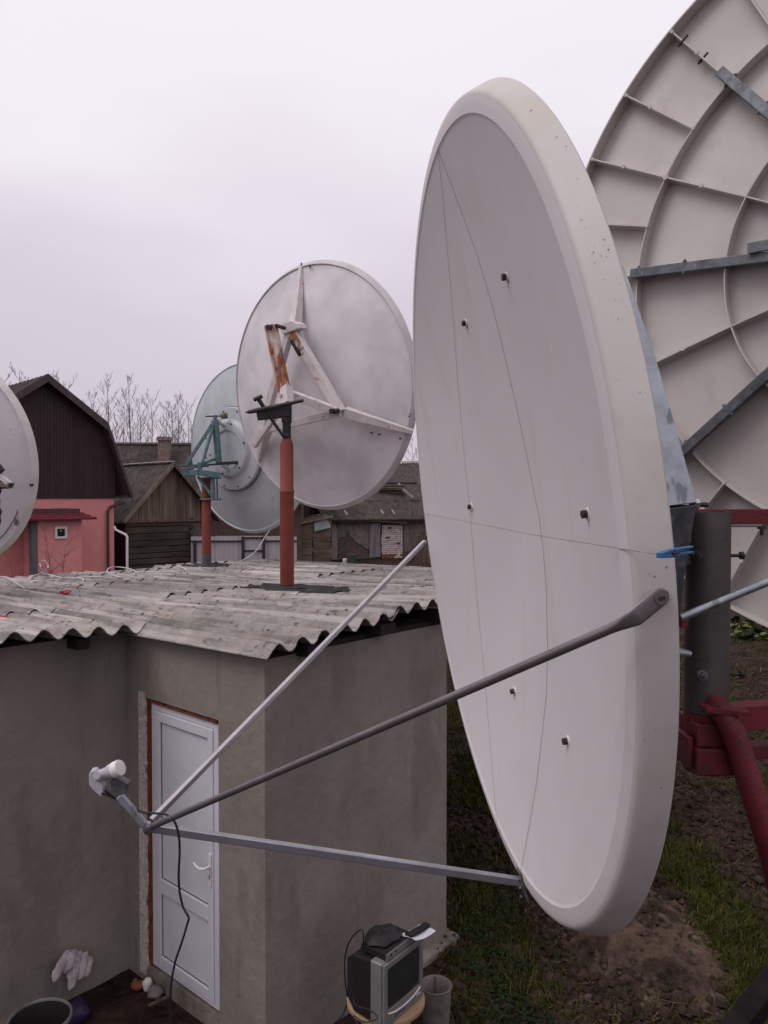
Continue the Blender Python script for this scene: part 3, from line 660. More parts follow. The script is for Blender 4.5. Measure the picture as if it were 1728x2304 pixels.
m = MB(); m.beam(at(1530, 1400, 2.5), at(1545, 1402, 2.5), .03, .03); m.build('rod_shoe', m_red, stand)

# ------------------------------------------------------------------ huge ribbed dish seen from behind
BD = 3.6; BR = 2.147 * BD / 4
db = Disc(.724, -.006, 2087, 574, BD)
big = thing('ribbed_dish', 'huge cream fibreglass dish with ribbed back filling the right edge', 'satellite dish', db.p(0, -BR, 0))
K2, K3, K4 = .704, .438, .20; Z2, Z3, Z4 = .1 * BD / 4, .206 * BD / 4, .245 * BD / 4
RIBH = .085
def zrib(rho): # outer edge of ribs
    return float(np.interp(rho, [0, .2, .438, .704, 1.0], [Z4 + .01, Z4, Z3, Z2, 0]))
PH = .09
def bigp(rho, th, z): return db.p(BR * rho * math.cos(th), BR * rho * math.sin(th), z)
nth = 192; tl = [2 * math.pi * i / nth for i in range(nth)]
m = MB(); rl = [.001, .1, .2, .32, .438, .57, .704, .80, .9, .97, 1.0]
sk_ = lambda r: zrib(r) - (RIBH if r < .9 else RIBH * (1.0))
m.grid([[bigp(r, t, sk_(r) + .012 * math.sin(math.pi * min(1, r))) for t in tl] for r in rl], close=True)
m.build('reflector', m_bigd, big, smooth=True, sharp=180)
def ring(k, hgt, th_, name):
    # standing rib ring, slightly polygonal like the moulding
    m = MB(); z0, z1_ = sk_(k) - .01, zrib(k)
    m.grid([[bigp(r, t, z) for t in tl] for r, z in ((k - th_, z0), (k - th_ * .6, z1_), (k + th_ * .6, z1_), (k + th_, z0))], close=True)
    return m.build(name, m_bigd, big, smooth=True, sharp=30)
ring(.996, 0, .0035, 'rim_flange'); ring(K2, 0, .0028, 'ring_rib'); ring(K3, 0, .0028, 'ring_rib'); ring(K4, 0, .0028, 'ring_rib')
def spoke(th, r0, r1):
    m = MB(); rs = [r0 + (r1 - r0) * i / 10 for i in range(11)]; dt = .0036
    tan = lambda o, r, z: db.p(BR * r * math.cos(th) - o * math.sin(th), BR * r * math.sin(th) + o * math.cos(th), z)
    m.grid([[tan(-.010, r, sk_(r) - .01) for r in rs], [tan(-dt, r, zrib(r)) for r in rs], [tan(dt, r, zrib(r)) for r in rs], [tan(.010, r, sk_(r) - .01) for r in rs]])
    m.build('spoke_rib', m_bigd, big, smooth=True, sharp=30)
for k in range(32):
    th = PH + k * math.pi / 16
    spoke(th, K2 + .003, .992)
    # the full spokes are every second one
full0 = None
angs = {}
def ang_of(px, py, z): a, b, c = db.loc(db.pix(px, py, z)); return math.atan2(b, a)
kk = round((ang_of(1497, 393, Z2) - PH) / (math.pi / 16))
for k in range(32):
    if (k - kk) % 2 == 0: spoke(PH + k * math.pi / 16, K4, K2 - .003)
# knuckles on ribs and tube sockets at the crossings
for k in range(32):
    th = PH + k * math.pi / 16
    for rho in ((.88,) if (k - kk) % 2 else (.86, .58)):
        q = MB(); c = bigp(rho, th, zrib(rho) - .004); q.cyl(c, c + db.n * .010, .011, n=10); q.build('knuckle', m_bigd, big, smooth=True, sharp=40)
for k in range(32):
    th = PH + k * math.pi / 16
    q = MB(); c = bigp(K2, th, Z2 - .03); q.tube([c, c + db.n * .036], .015 if (k - kk) % 2 == 0 else .009, 14); q.build('crossing_boss', m_bigd, big, smooth=True, sharp=40)
    c = bigp(.985, th, zrib(.985) - .02); q = MB(); q.tube([c, c + db.n * .026], .010, 12); q.build('crossing_boss', m_bigd, big, smooth=True, sharp=40)
# galvanised angle beams bolted along every fourth full spoke
kb = round((ang_of(1430, 618, Z2) - PH) / (math.pi / 16))
for j in range(8):
    th = PH + (kb + 4 * j) * math.pi / 16
    p0 = bigp(K2 + (.035 if j else .012), th, zrib(K2) + .020); p1 = bigp(.12, th, Z4 + .05)
    q = MB(); q.beam(p0, p1, .052, .050, db.n); q.build('backing_beam', m_galv_dk, big, bevel=.004)
    for rr_ in (K2 - .01, .55):
        c = bigp(rr_, th, zrib(rr_) + .03); tdir = (-db.h * math.sin(th) + db.v * math.cos(th))
        q = MB(); q.cyl(c - tdir * .040, c + tdir * .040, .005, n=8); q.cyl(c + tdir * .026, c + tdir * .034, .010, n=6); q.cyl(c - tdir * .034, c - tdir * .026, .010, n=6); q.build('beam_bolt', m_galv_dk, big)
for (x, y) in ((1545, 80), (1590, 118)):
    a_ = PH + round((ang_of(x, y, .05) - PH) / (math.pi / 16)) * math.pi / 16; c = bigp(.93 if x == 1545 else .84, a_, zrib(.88) - .015); tdir = (-db.h * math.sin(a_) + db.v * math.cos(a_))
    q = MB(); q.cyl(c - tdir * .035, c + tdir * .035, .006, n=8); q.cyl(c + tdir * .012, c + tdir * .022, .011, n=6); q.build('beam_bolt', m_boltdk, big)
m = MB(); m.beam(db.pix(1683, 560, Z3 + .06), db.pix(1760, 545, Z3 + .06), .05, .02, db.n); m.build('joint_plate', m_galv_dk, big)
# central hub and yoke reaching the stand post (outside the picture)
m = MB(); m.cyl(db.p(0, 0, Z4 - .05), db.p(0, 0, Z4 + .16), .36, n=32); m.build('hub', m_galv_dk, big, smooth=True, sharp=40)
m = MB(); m.beam(db.p(0, 0, Z4 + .16), Vector((3.4, 3.2, CAMZ + .15)) + Vector((0, 0, 0)), .14, .14); m.build('yoke', m_galv_dk, big)

# ------------------------------------------------------------------ middle dish on the red pole
def dishback(root, D, Rr, depth, mat, rimmat, lip=.035, n=120, face=m_leftd, segs=10):
    tt = [2 * math.pi * i / n for i in range(n)]
    P = lambda r, t, z: D.p(Rr * r * math.cos(t), Rr * r * math.sin(t), z)
    m = MB(); rl = [.001] + [i / segs for i in range(1, segs)] + [.960]
    m.grid([[P(r, t, depth * (1 - r * r) + .012 * (r < .99)) for t in tt] for r in rl], close=True); m.build('reflector_back', mat, root, smooth=True, sharp=180)
    m = MB(); m.grid([[P(r, t, z) for t in tt] for r, z in ((.958, depth * (1 - .958 ** 2) + .008), (.962, lip), (.966, lip + .006), (.972, lip), (.999, -.004), (1.0, -.010), (.97, -.012))], close=True); m.build('rim', rimmat, root, smooth=True, sharp=50)
    m = MB(); m.grid([[P(r, t, depth * (1 - r * r) - .012) for t in tt] for r in [.001] + [i / segs for i in range(1, segs)] + [.985]], close=True, flip=True); m.build('reflector_face', face, root, smooth=True, sharp=180)
MD = 9.2
dd = Disc(.677, -.119, 717, 873, MD); MR = 1.329 * MD / 8.4
base1 = roofhit(646, 1328, .0)
mid = thing('satellite_dish', 'mottled white dish with rusty white backing frame on the thick red pole', 'satellite dish', base1)
DM = .30
dishback(mid, dd, MR, DM, m_middish, M('pale_rim', (.54, .51, .53), (.44, .40, .41), 4, .5, spots=[((.12, .06, .06), 8, .70, .8)]), lip=.046)
kz = (base1.y) ; KP = base1
def kp(px, py, dy=0.0): return CAM + ray(px, py) * ((KP.y + dy) / ray(px, py).y)
q = MB(); px_ = base1.x
def polex(y): return Vector((px_, base1.y, 0))
zt = kp(648, 990).z
q.tube([Vector((px_, base1.y, base1.z - .5)), Vector((px_, base1.y, kp(646, 1104).z))], .155 / 1, 28) if False else None
R1 = .112 * base1.y / 8.4 * 1.35
pr_ = 43.5 / F * base1.y / 2 * .74
prad = (31.5 / 2) / F * base1.y
q.tube([(px_, base1.y, base1.z - .6), (px_, base1.y, kp(646, 1110).z), (px_, base1.y, kp(646, 1108).z), (px_, base1.y, kp(646, 1104).z), (px_, base1.y, kp(646, 1102).z), (px_, base1.y, kp(646, 1002).z), (px_, base1.y, kp(646, 990).z), (px_, base1.y, kp(646, 986).z)],
       [prad, prad, prad * 1.06, prad * 1.06, prad * .96, prad * .96, prad * .74, prad * .60], 28)
q.build('pole', m_redpole, mid, smooth=True, sharp=50)
q = MB(); q.tube([(px_, base1.y, base1.z - .2), (px_, base1.y, base1.z + .055), (px_, base1.y, base1.z + .065)], [prad * 1.10, prad * 1.03, prad], 24); q.build('pole_collar', m_bitumen, mid, smooth=True)
bx = kp(649, 950).x
q = MB(); q.tube([(px_, base1.y, kp(646, 987).z), (px_, base1.y, kp(646, 925).z)], .046, 24); q.build('upper_pipe', m_black, mid, smooth=True, sharp=40)
q = MB(); q.tube([(px_, base1.y, kp(646, 951).z), (px_, base1.y, kp(646, 910).z)], .056, 24); q.build('pipe_cap', m_black, mid, smooth=True, sharp=40)
Z_N = DM + .16
Bn = dd.pix(655, 736, Z_N); Dn = dd.pix(768, 928, Z_N); Hn = dd.pix(590, 968, Z_N)
Gr = dd.pix(678, 604, .045); Fr_ = dd.pix(929, 972, .045); Ir = dd.pix(583, 1036, .045)
def chan(name, a, b, wd, h_, mat=m_whsteel, w2_=None, h2_=None):
    q = MB(); q.beam(a, b, wd, h_, dd.n, w2_, h2_); return q.build(name, mat, mid, bevel=.006)
chan('rib', Bn - dd.n * .06, Gr, .115, .12, w2_=.05, h2_=.05)
chan('rib', Dn - dd.n * .06, Fr_, .115, .12, w2_=.05, h2_=.05)
chan('rib', Hn - dd.n * .06, Ir, .115, .12, w2_=.05, h2_=.05)
chan('tie', Bn, Dn, .10, .085); chan('tie', Hn, Dn, .085, .07); chan('tie', Bn, Hn, .085, .08)
chan('tie_rust', Bn + dd.n * .045, Bn.lerp(Dn, .27) + dd.n * .045, .09, .012, m_rusty)
chan('tape', Bn.lerp(Dn, .15) + dd.n * .03 - dd.h * .068, Bn.lerp(Dn, .33) + dd.n * .03 - dd.h * .068, .045, .055, m_black)
q = MB(); q.prism([dd.pix(x, y, Z_N + .07) for x, y in ((630, 738), (636, 727), (655, 722), (668, 728), (672, 738), (654, 746), (634, 752))], dd.n * -.14); q.build('node_plate', m_whsteel, mid, bevel=.004)
Z_A = Z_N + .30
An = dd.pix(611, 732, Z_A); En = dd.pix(642, 882, Z_A - .0); Kt = Vector((px_, base1.y, kp(646, 912).z))
chan('polar_axis', An, En, .10, .09, m_rusty)
chan('polar_axis_web', An + dd.n * .05 - dd.h * .035, En + dd.n * .05 - dd.h * .035, .022, .05, m_rusty)
chan('yoke', En + dd.v * .04, Kt + Vector((0, 0, -.0)), .15, .10, m_whsteel)
chan('yoke_arm', En, dd.pix(757, 925, Z_N + .03), .085, .075, M('half_rusted', (.62, .57, .56), (.36, .14, .07), 9, .7, lo=.36, hi=.46))
chan('yoke_arm', En - dd.v * .09, dd.pix(573, 1003, Z_N), .06, .06)
for x, y, z in ((609, 736, Z_A + .06), (636, 888, Z_A + .08), (683, 900, Z_N + .2), (752, 925, Z_N + .09)):
    P0 = dd.pix(x, y, z); q = MB(); q.cyl(P0 - dd.n * .03 - dd.h * .02, P0 + dd.n * .03 - dd.h * .02, .03 if x != 636 else .022, n=10); q.build('pivot_bolt', m_boltdk if x != 636 else m_whsteel, mid, smooth=True, sharp=40)
q = MB(); q.cyl(dd.pix(622, 733, Z_A), dd.pix(640, 738, Z_N + .1), .022, n=10); q.build('pivot_pin', m_boltdk, mid)
q = MB(); q.cyl(dd.pix(747, 925, Z_N + .07), dd.pix(761, 925, Z_N + .07), .028, n=12); q.build('pivot_pin', m_boltdk, mid)
def kb_(px, py, dy=0): return kp(px, py, dy)
q = MB(); q.beam(kp(578, 936, -.06), kp(650, 925, -.02), .07, .10, w2=.08, h2=.13); q.build('actuator_body', m_black, mid, bevel=.012)
q = MB(); q.tube([kp(552, 928, -.09), kp(560, 927, -.09), kp(575, 924, -.09), kp(682, 901, -.2)], [.005, .02, .026, .018], 12); q.build('actuator_rod', m_boltdk, mid, smooth=True)
q = MB(); q.tube([kp(579, 894, -.12), kp(612, 945, -.06), kp(635, 978, -.05)], [.024, .018, .016], 12); q.build('crank_rod', m_black, mid, smooth=True)
q = MB(); q.cyl(kp(571, 900, -.12), kp(590, 891, -.12), .022, n=12); q.build('crank_handle', m_black, mid)
q = MB(); q.cyl(kp(634, 976, -.05), kp(648, 983, -.04), .028, n=12); q.build('clamp', m_black, mid)
q = MB(); q.prism([kp(630, 935, -.06), kp(645, 935, -.06), kp(645, 955, -.06), kp(640, 948, -.06)], (0, .05, 0)); q.build('gusset', m_black, mid)
q = MB(); q.tube([dd.pix(678, 600, .03), dd.pix(678, 596, .03), dd.pix(678, 592, 0)], .009, 8); q.build('rim_hook', m_boltdk, mid)
q = MB(); q.tube([dd.pix(694, 597, .06), dd.pix(698, 598, .08), dd.pix(697, 602, .09)], .009, 8); q.build('rim_hook', m_boltdk, mid)
for x, y in ((920, 932), (831, 974), (845, 978), (899, 987), (918, 937)):
    c = dd.pix(x, y, .07 if x > 880 else .2); a_, b_, _c = dd.loc(c); c = dd.p(a_, b_, DM * (1 - (a_ * a_ + b_ * b_) / MR ** 2) + .01); q = MB(); q.cyl(c, c + dd.n * .022, .009, n=8); q.build('rivet', m_boltdk, mid)

# ------------------------------------------------------------------ pale blue dish with teal mount
TD_ = 12.5
dt_ = Disc(.646, -.063, 558, 1007, TD_); TR = 1.285 * TD_ / 11.6
base2 = roofhit(465, 1277, .0)
tea = thing('satellite_dish', 'pale blue dish with round centre boss on a teal bracketed red pole', 'satellite dish', base2)
dishback(tea, dt_, TR, .34, m_teald, m_tealrim, lip=.046)
cb = dt_.loc(dt_.pix(519, 1010, .36)); 
tt = [2 * math.pi * i / 72 for i in range(72)]
Pc = lambda r, t, z: dt_.p(cb[0] + r * math.cos(t), cb[1] + r * math.sin(t), z)
m = MB(); m.grid([[Pc(r, t, z) for t in tt] for r, z in ((.66, .20), (.655, .33), (.64, .352), (.50, .37), (.47, .375), (.42, .43), (.38, .44), (.30, .435), (.27, .415), (.001, .415))], close=True); m.build('centre_boss', m_teald, tea, smooth=True, sharp=30)
m = MB(); m.grid([[Pc(r, t, z) for t in tt] for r, z in ((.672, .25), (.672, .300), (.655, .318))], close=True); m.build('boss_seam', m_stone, tea, smooth=True, sharp=30)
for i in range(12):
    for rr_, zz in ((.60, .36), (.40, .445)):
        if rr_ < .5 and i % 2: continue
        c = Pc(rr_, i * math.pi / 6 + .2, zz); q = MB(); q.cyl(c - dt_.n * .02, c + dt_.n * .012, .011, n=8); q.build('boss_bolt', m_boltdk, tea)
def tp_(px, py, dy=0.0): r = ray(px, py); return CAM + r * ((base2.y + dy) / r.y)
x2 = base2.x; pr2 = (21 / 2) / F * base2.y
q = MB(); q.tube([(x2, base2.y, base2.z + .005 + (tp_(465, 1246).z - base2.z)), (x2, base2.y, tp_(465, 1074).z)], pr2 * .95, 24); q.build('pole', m_redpole, tea, smooth=True, sharp=40)
q = MB(); q.tube([(x2, base2.y, base2.z - .5), (x2, base2.y, tp_(465, 1246).z)], pr2, 24); q.build('pole_foot', m_greypole, tea, smooth=True, sharp=40)
def tb(name, a, b, w_, h_=None, mat=m_teal): q = MB(); q.beam(a, b, w_, h_ or w_); return q.build(name, mat, tea, bevel=.006)
apex = tp_(484, 945, -.15)
tb('frame_post', apex, tp_(492, 1040, -.1), .088, .07); tb('frame_brace', tp_(482, 948, -.16), tp_(418, 1047, -.2), .05); tb('frame_brace', tp_(482, 952, -.16), tp_(455, 1042, -.3), .04)
tb('frame_rail', tp_(403, 1049, -.25), tp_(556, 1041, .15), .035, .03, m_galv_dk); tb('frame_rail', tp_(406, 1055, -.3), tp_(470, 1048, -.1), .03, .03); tb('frame_rail', tp_(452, 1045, -.3), tp_(490, 1030, -.05), .045)
tb('actuator_rod', tp_(486, 1043, -.2), tp_(548, 1040, -.1), .05, .045, m_boltdk)
q = MB(); q.beam(tp_(415, 1064, -.2), tp_(447, 1063, -.2), .085, .085, w2=.10, h2=.09); q.build('head_beam', m_teal, tea, bevel=.006)
q = MB(); q.beam(tp_(448, 1063, -.21), tp_(495, 1070, -.15), .10, .09); q.build('head_beam', m_teal, tea, bevel=.006)
tb('frame_upright', tp_(449, 1040, -.2), tp_(450, 1068, -.2), .06)
tb('pole_bracket', tp_(478.5, 1070, -.12), tp_(481, 1126, -.12), .06, .05); tb('pole_bracket', tp_(488, 1072, -.13), tp_(489, 1124, -.13), .022, .02, m_boltdk)
tb('bracket_brace', tp_(445, 1072, -.12), tp_(479, 1118, -.14), .04)
for y in (1076, 1124):
    q = MB(); q.tube([Vector((x2 + math.cos(a) * (pr2 + .02), base2.y + math.sin(a) * (pr2 + .02), tp_(465, y).z)) for a in np.linspace(0, 2 * math.pi, 25)], .014, 8)
    q.tube([tp_(458, y, -.14), tp_(497, y - 1, -.14)], .016, 8); q.build('u_bolt', m_galv_dk, tea, smooth=True)
q = MB(); q.tube([tp_(462, 937, -.15), tp_(500, 936, -.12)], .010, 8); q.build('polar_rod', m_boltdk, tea)
q = MB(); q.tube([tp_(497, 936, -.12), tp_(511, 935, -.08)], [.04, .05], 12); q.build('polar_joint', M('greased_brass', (.20, .16, .08), (.07, .06, .05), 18, .7), tea, bevel=.006)
q = MB(); q.beam(tp_(546, 1047, -.0), tp_(559, 1036, .1), .05, .06); q.build('rod_foot', m_tealrim, tea)
tb('boss_link', tp_(556, 1041, .15), Pc(.30, -.3, .40), .04, .04, m_teald); tb('boss_link', apex, Pc(.35, 1.7, .40), .04, .04, m_teald); tb('boss_link', tp_(492, 1040, -.1), Pc(.35, -1.5, .40), .04, .04, m_teald)
tb('apex_clamp', apex, tp_(484, 934, -.15), .05, .05, m_galv_dk)
# cable running from this dish along the roof
def rh(px, py, up=.035):
    return roofhit(px, py, up)
c1x, c1y, csc = 0, 800, .3617
raw = [(-30, 1375), (0, 1375), (50, 1382), (100, 1415), (140, 1440), (160, 1447), (240, 1446), (330, 1436), (430, 1420), (500, 1410), (520, 1396), (500, 1384), (430, 1385), (330, 1395), (250, 1404), (200, 1402), (185, 1392), (200, 1372), (250, 1360), (300, 1362), (370, 1380), (440, 1386), (520, 1374), (600, 1378), (700, 1383), (790, 1381), (740, 1378), (690, 1362), (666, 1342), (680, 1322), (730, 1315), (800, 1325), (850, 1345), (862, 1358), (845, 1364), (835, 1355), (900, 1346), (1000, 1345), (1100, 1343), (1155, 1338), (1150, 1325), (1118, 1315), (1108, 1302), (1140, 1296), (1190, 1299), (1230, 1310), (1270, 1322), (1330, 1322), (1390, 1318), (1450, 1300)]
CPts = [rh(x * csc, 800 + y * csc, .036 + .012 * (i % 3)) for i, (x, y) in enumerate(raw)]
air = [(1520, 1268, 11.9), (1570, 1235, 12.0), (1605, 1200, 12.1), (1630, 1160, 12.2), (1648, 1128, 12.3), (1668, 1100, 12.35), (1690, 1072, 12.4)]
CPts += [at(x * csc, 800 + y * csc, D) for x, y, D in air]
m = MB(); m.tube(smoothpts(CPts, 4), .0085, 7)
cbl = m.build('coax_cable', m_wcable, None, smooth=True); tag(cbl, 'white coaxial cable looping along the back edge of the slate roof', 'cable')
m = MB(); up_ = [rh(92, 1288, .05), at(104, 1283, 8.6), at(108, 1272, 8.6), at(100, 1262, 8.6), at(93, 1263, 8.65), at(90, 1268, 8.7), at(94, 1280, 8.5), rh(103, 1290, .05), rh(120, 1300, .05)]
m.tube(smoothpts(up_, 5), .0078, 7); cl2 = m.build('cable_loop', m_wcable, None, smooth=True); tag(cl2, 'small upright loop of white cable sticking up at the roof edge before the pink house', 'cable')
# bits of red plastic on the slates
for k, (x, y, s_, lab) in enumerate(((410, 1482, .06, 'larger crumpled scrap of red plastic lying on the grey slates'), (712, 1388, .035, 'tiny red scrap on the slates beside the white cable'), (5, 1640, .045, 'dull red scrap at the left edge of the slate roof'))):
    c = rh(x * csc + (2 if k == 2 else 0), 800 + y * csc, .02); m = MB(); rnd = random.Random(k)
    ringp = lambda z, r: [c + Vector((math.cos(a) * r * rnd.uniform(.7, 1.3) * s_, math.sin(a) * r * rnd.uniform(.6, 1.1) * s_, z * s_ * rnd.uniform(.7, 1.3))) for a in np.linspace(0, 2 * math.pi, 11)[:-1]]
    m.grid([ringp(0, .8), ringp(.25, 1.1), ringp(.5, .8), ringp(.62, .3)], close=True); m.f.append(tuple(len(m.v) - 10 + i for i in range(10)))
    o = m.build('plastic_scrap', m_redplastic, None); tag(o, lab, 'litter', 'red scraps on the roof'); setorigin(o, c)

# ------------------------------------------------------------------ dish cut by the left edge
LD = 8.0
dl = Disc(.3, -.12, -112, 1037, LD); LR = 1.091
pb3 = roofhit(-85, 1330, 0)
lef = thing('satellite_dish', 'grey white dish cut by the left edge, with blackened mount', 'satellite dish', pb3)
dishback(lef, dl, LR, .20, m_leftd, M('left_rim', (.60, .57, .56), (.48, .46, .45), 6, .5), lip=.05)
q = MB(); q.tube([(pb3.x, pb3.y, pb3.z - .4), (pb3.x, pb3.y, dl.C.z - .2)], .06, 20); q.build('pole', m_redpole, lef, smooth=True)
lp = lambda x, y, z=.45: dl.pix(x, y, z)
for a_, b_, w_, mt in (((-40, 1040), (24, 1090), .045, m_leftd), ((-60, 1085), (25, 1092), .05, m_plank), ((-60, 1100), (20, 1095), .035, m_boltdk), ((-30, 1020), (3, 1062), .06, m_rubber)):
    q = MB(); q.beam(lp(*a_), lp(*b_), w_, w_); q.build('mount_strut', mt, lef, bevel=.004)
q = MB(); q.cyl(lp(24, 1092, .47), lp(27, 1090, .40), .022, n=8); q.build('strut_bolt', m_boltdk, lef)
for i, rn in enumerate(((0, 1050), (4, 1075), (2, 1110))):
    pass
q = MB(); pts = [lp(-24, 1020, .45), lp(-10, 1046, .47), lp(-4, 1075, .43), lp(-5, 1100, .47), lp(-8, 1125, .45), lp(-5, 1150, .44), lp(-6, 1172, .45), lp(-14, 1200, .44)]
q.tube(smoothpts(pts, 5), [.030 + .006 * math.sin(i * 1.3) for i in range(len(pts) * 5 - 4)], 10); q.build('taped_bundle', M('bundle', (.06, .05, .055), (.02, .017, .025), 20, .7), lef, smooth=True)
for x, y in ((73.5, 1091),):
    c = dl.pix(x, y, .05); q = MB(); q.cyl(c, c + dl.n * .03, .014, n=8); q.build('rivet', m_boltdk, lef)
c = dl.pix(35.5, 1175, .055); q = MB(); q.beam(c - dl.v * .03 - dl.h * .004, c + dl.v * .03 + dl.h * .01, .035, .003, dl.n); q.build('maker_plate', m_galv_dk, lef)
for th in (1.2,):
    pass
q = MB(); q.beam(dl.p(0, 0, .15), Vector((pb3.x, pb3.y, dl.C.z - .25)), .12, .12); q.build('yoke', m_boltdk, lef)
# the weathered joint line near the lower rim
q = MB(); P_ = [dl.p(LR * .90 * math.cos(t), LR * .90 * math.sin(t), .20 * (1 - .81) + .017) for t in np.linspace(-.95, -.55, 10)]; q.tube(P_, .004, 5); q.build('seam', m_boltdk, lef)

# ------------------------------------------------------------------ pink house
ga = math.atan2(.69, .72)
PHD = 28.0; r0 = ray(98.8, 1115); ph = Fr(r0.x * PHD, PHD, ga)
pk = ph.pix(98.8, 846); bk = ph.pix(231.6, 955); ev = ph.pix(286, 1113); wr_ = ph.pix(256, 1120); 
house = thing('pink_house', 'pink rendered house with dark brown gambrel gable and small square window', 'house', ph.p(0, 0, 0))
HW = wr_[0]; ZT = wr_[1]; LEN = 11
m = MB(); m.fbox(ph, -HW, HW, 0, LEN, -.3, ZT); m.build('wall', m_pink, house)
# gable siding strips
xs_ = np.arange(-HW - .02, HW + .02, .115); 
def gz(a, inset=.0):
    a = abs(a); 
    if a <= bk[0]: return pk[1] + (bk[1] - pk[1]) * a / bk[0] - inset
    return bk[1] + (ev[1] - bk[1]) * (a - bk[0]) / (ev[0] - bk[0]) - inset
for a in xs_:
    a1 = a + .107; m = MB()
    m.prism([ph.p(a, -.045, ZT - .02), ph.p(a1, -.045, ZT - .02), ph.p(a1, -.045, gz(a1, .06)), ph.p((a + a1) / 2, -.045, gz((a + a1) / 2, .06)), ph.p(a, -.045, gz(a, .06))], ph.r * .045); m.build('siding_strip', m_brownside, house)
m = MB(); m.prism([ph.p(a, .0, z) for a, z in ((-HW, ZT), (HW, ZT), (HW, gz(HW, .1)), (bk[0], bk[1] - .1), (0, pk[1] - .1), (-bk[0], bk[1] - .1), (-HW, gz(HW, .1)))], ph.r * .05); m.build('gable_backing', m_brownside, house)
for sgn in (1, -1):
    for (a0, z0), (a1, z1) in (((0, pk[1]), bk), (bk, ev)):
        m = MB(); T_ = .10
        m.hexa([ph.p(sgn * a0, -.45, z0 - T_), ph.p(sgn * a1, -.45, z1 - T_), ph.p(sgn * a1, LEN + .4, z1 - T_), ph.p(sgn * a0, LEN + .4, z0 - T_),
                ph.p(sgn * a0, -.45, z0), ph.p(sgn * a1, -.45, z1), ph.p(sgn * a1, LEN + .4, z1), ph.p(sgn * a0, LEN + .4, z0)])
        m.build('roof', m_brownroof, house)
        # verge board
        m = MB(); m.hexa([ph.p(sgn * a0, -.50, z0 - .26), ph.p(sgn * a1, -.50, z1 - .26), ph.p(sgn * a1, -.452, z1 - .26), ph.p(sgn * a0, -.452, z0 - .26),
                          ph.p(sgn * a0, -.50, z0 + .03), ph.p(sgn * a1, -.50, z1 + .03), ph.p(sgn * a1, -.452, z1 + .03), ph.p(sgn * a0, -.452, z0 + .03)]); m.build('verge_board', m_brownroof, house)
        # standing seams
        nn = 26 if a0 == 0 and sgn < 0 else 0
        for k in range(nn):
            dd_ = -.3 + k * .42; m = MB(); m.beam(ph.p(sgn * a0, dd_, z0 + .012), ph.p(sgn * a1, dd_, z1 + .012), .04, .03); m.build('roof_rib', m_brownroof, house)
# porch
pd = -1.3
pq = lambda x, y, d=pd: ph.pix(x, y, d)
l0, r0_ = pq(84, 1200)[0], pq(184, 1200)[0]; zc = pq(130, 1168)[1]
m = MB(); m.fbox(ph, l0, r0_, pd, -.002, -.3, zc); m.build('porch_wall', m_pink, house)
m = MB(); m.fbox(ph, pq(70, 1200)[0], l0 - .002, pd - .03, pd + .25, -.3, zc); m.build('porch_pillar', m_greyp, house)
zt_, zm = pq(130, 1146)[1], pq(130, 1154)[1]; rl_ = pq(72, 1150)[0], pq(182, 1150)[0]; rt = pq(209, 1168)
m = MB(); lft = rl_[0] - 1.2
m.hexa([ph.p(lft, pd - .35, zc - .02), ph.p(rt[0], pd - .35, zc - .02), ph.p(rt[0] - .2, .0, zc - .02), ph.p(lft, .0, zc - .02), ph.p(lft, pd + .1, zm), ph.p(rl_[1], pd + .1, zm), ph.p(rl_[1], -.0, zm), ph.p(lft, -.0, zm)]); m.build('porch_roof', m_shingle, house)
rnd = random.Random(2)
for row in range(3):      # shingle courses
    f0, f1 = row / 3, (row + 1) / 3 + .04
    y0 = pd - .36 + (.45) * f0; y1 = pd - .36 + .45 * f1; z0 = zc - .01 + (zm - zc) * f0; z1_ = zc - .01 + (zm - zc) * f1
    n_ = 16; a_end = rt[0] + (rl_[1] - rt[0]) * f0
    for k in range(n_):
        a = lft + (a_end - lft) * k / n_; b = lft + (a_end - lft) * (k + .94) / n_; m = MB()
        zz = rnd.uniform(0, .02); m.hexa([ph.p(a, y0, z0 - .02), ph.p(b, y0, z0 - .02), ph.p(b, y1, z1_ - .02), ph.p(a, y1, z1_ - .02), ph.p(a, y0, z0 + .02 + zz), ph.p(b, y0, z0 + .02 + zz), ph.p(b, y1, z1_ + .01), ph.p(a, y1, z1_ + .01)]); m.build('shingle', m_shingle, house)
for k in range(6):
    a = lft + (rl_[1] - lft) * k / 6; b = lft + (rl_[1] - lft) * (k + .98) / 6; m = MB(); jz = rnd.uniform(-.015, .02)
    m.fbox(ph, a, b, pd + .06, -.0, zm + .001, zt_ + jz); m.build('ridge_cap', m_brownroof, house)
wl, wt = pq(122.5, 1185); wrr, wb = pq(150, 1211)
wn = bpy.data.objects.new('window', None); col.objects.link(wn); wn.parent = house
m = MB(); fw = .075
for a0, a1, z0, z1 in ((wl, wrr, wt - fw, wt), (wl, wrr, wb, wb + fw), (wl, wl + fw, wb + fw, wt - fw), (wrr - fw, wrr, wb + fw, wt - fw)): m.fbox(ph, a0, a1, pd - .06, pd - .001, z0, z1)
m.build('frame', m_white, wn)
m = MB(); m.fbox(ph, wl + fw, wrr - fw, pd - .03, pd - .002, wb + fw, wt - fw); m.build('pane', m_glassdk, wn)
m = MB(); m.fbox(ph, wl + .18, wrr - .18, pd - .038, pd - .031, wt - fw - .09, wt - fw - .05); m.build('vent', m_paper, wn)
dpx = ph.pix(242.5, 1150, -.1)[0]
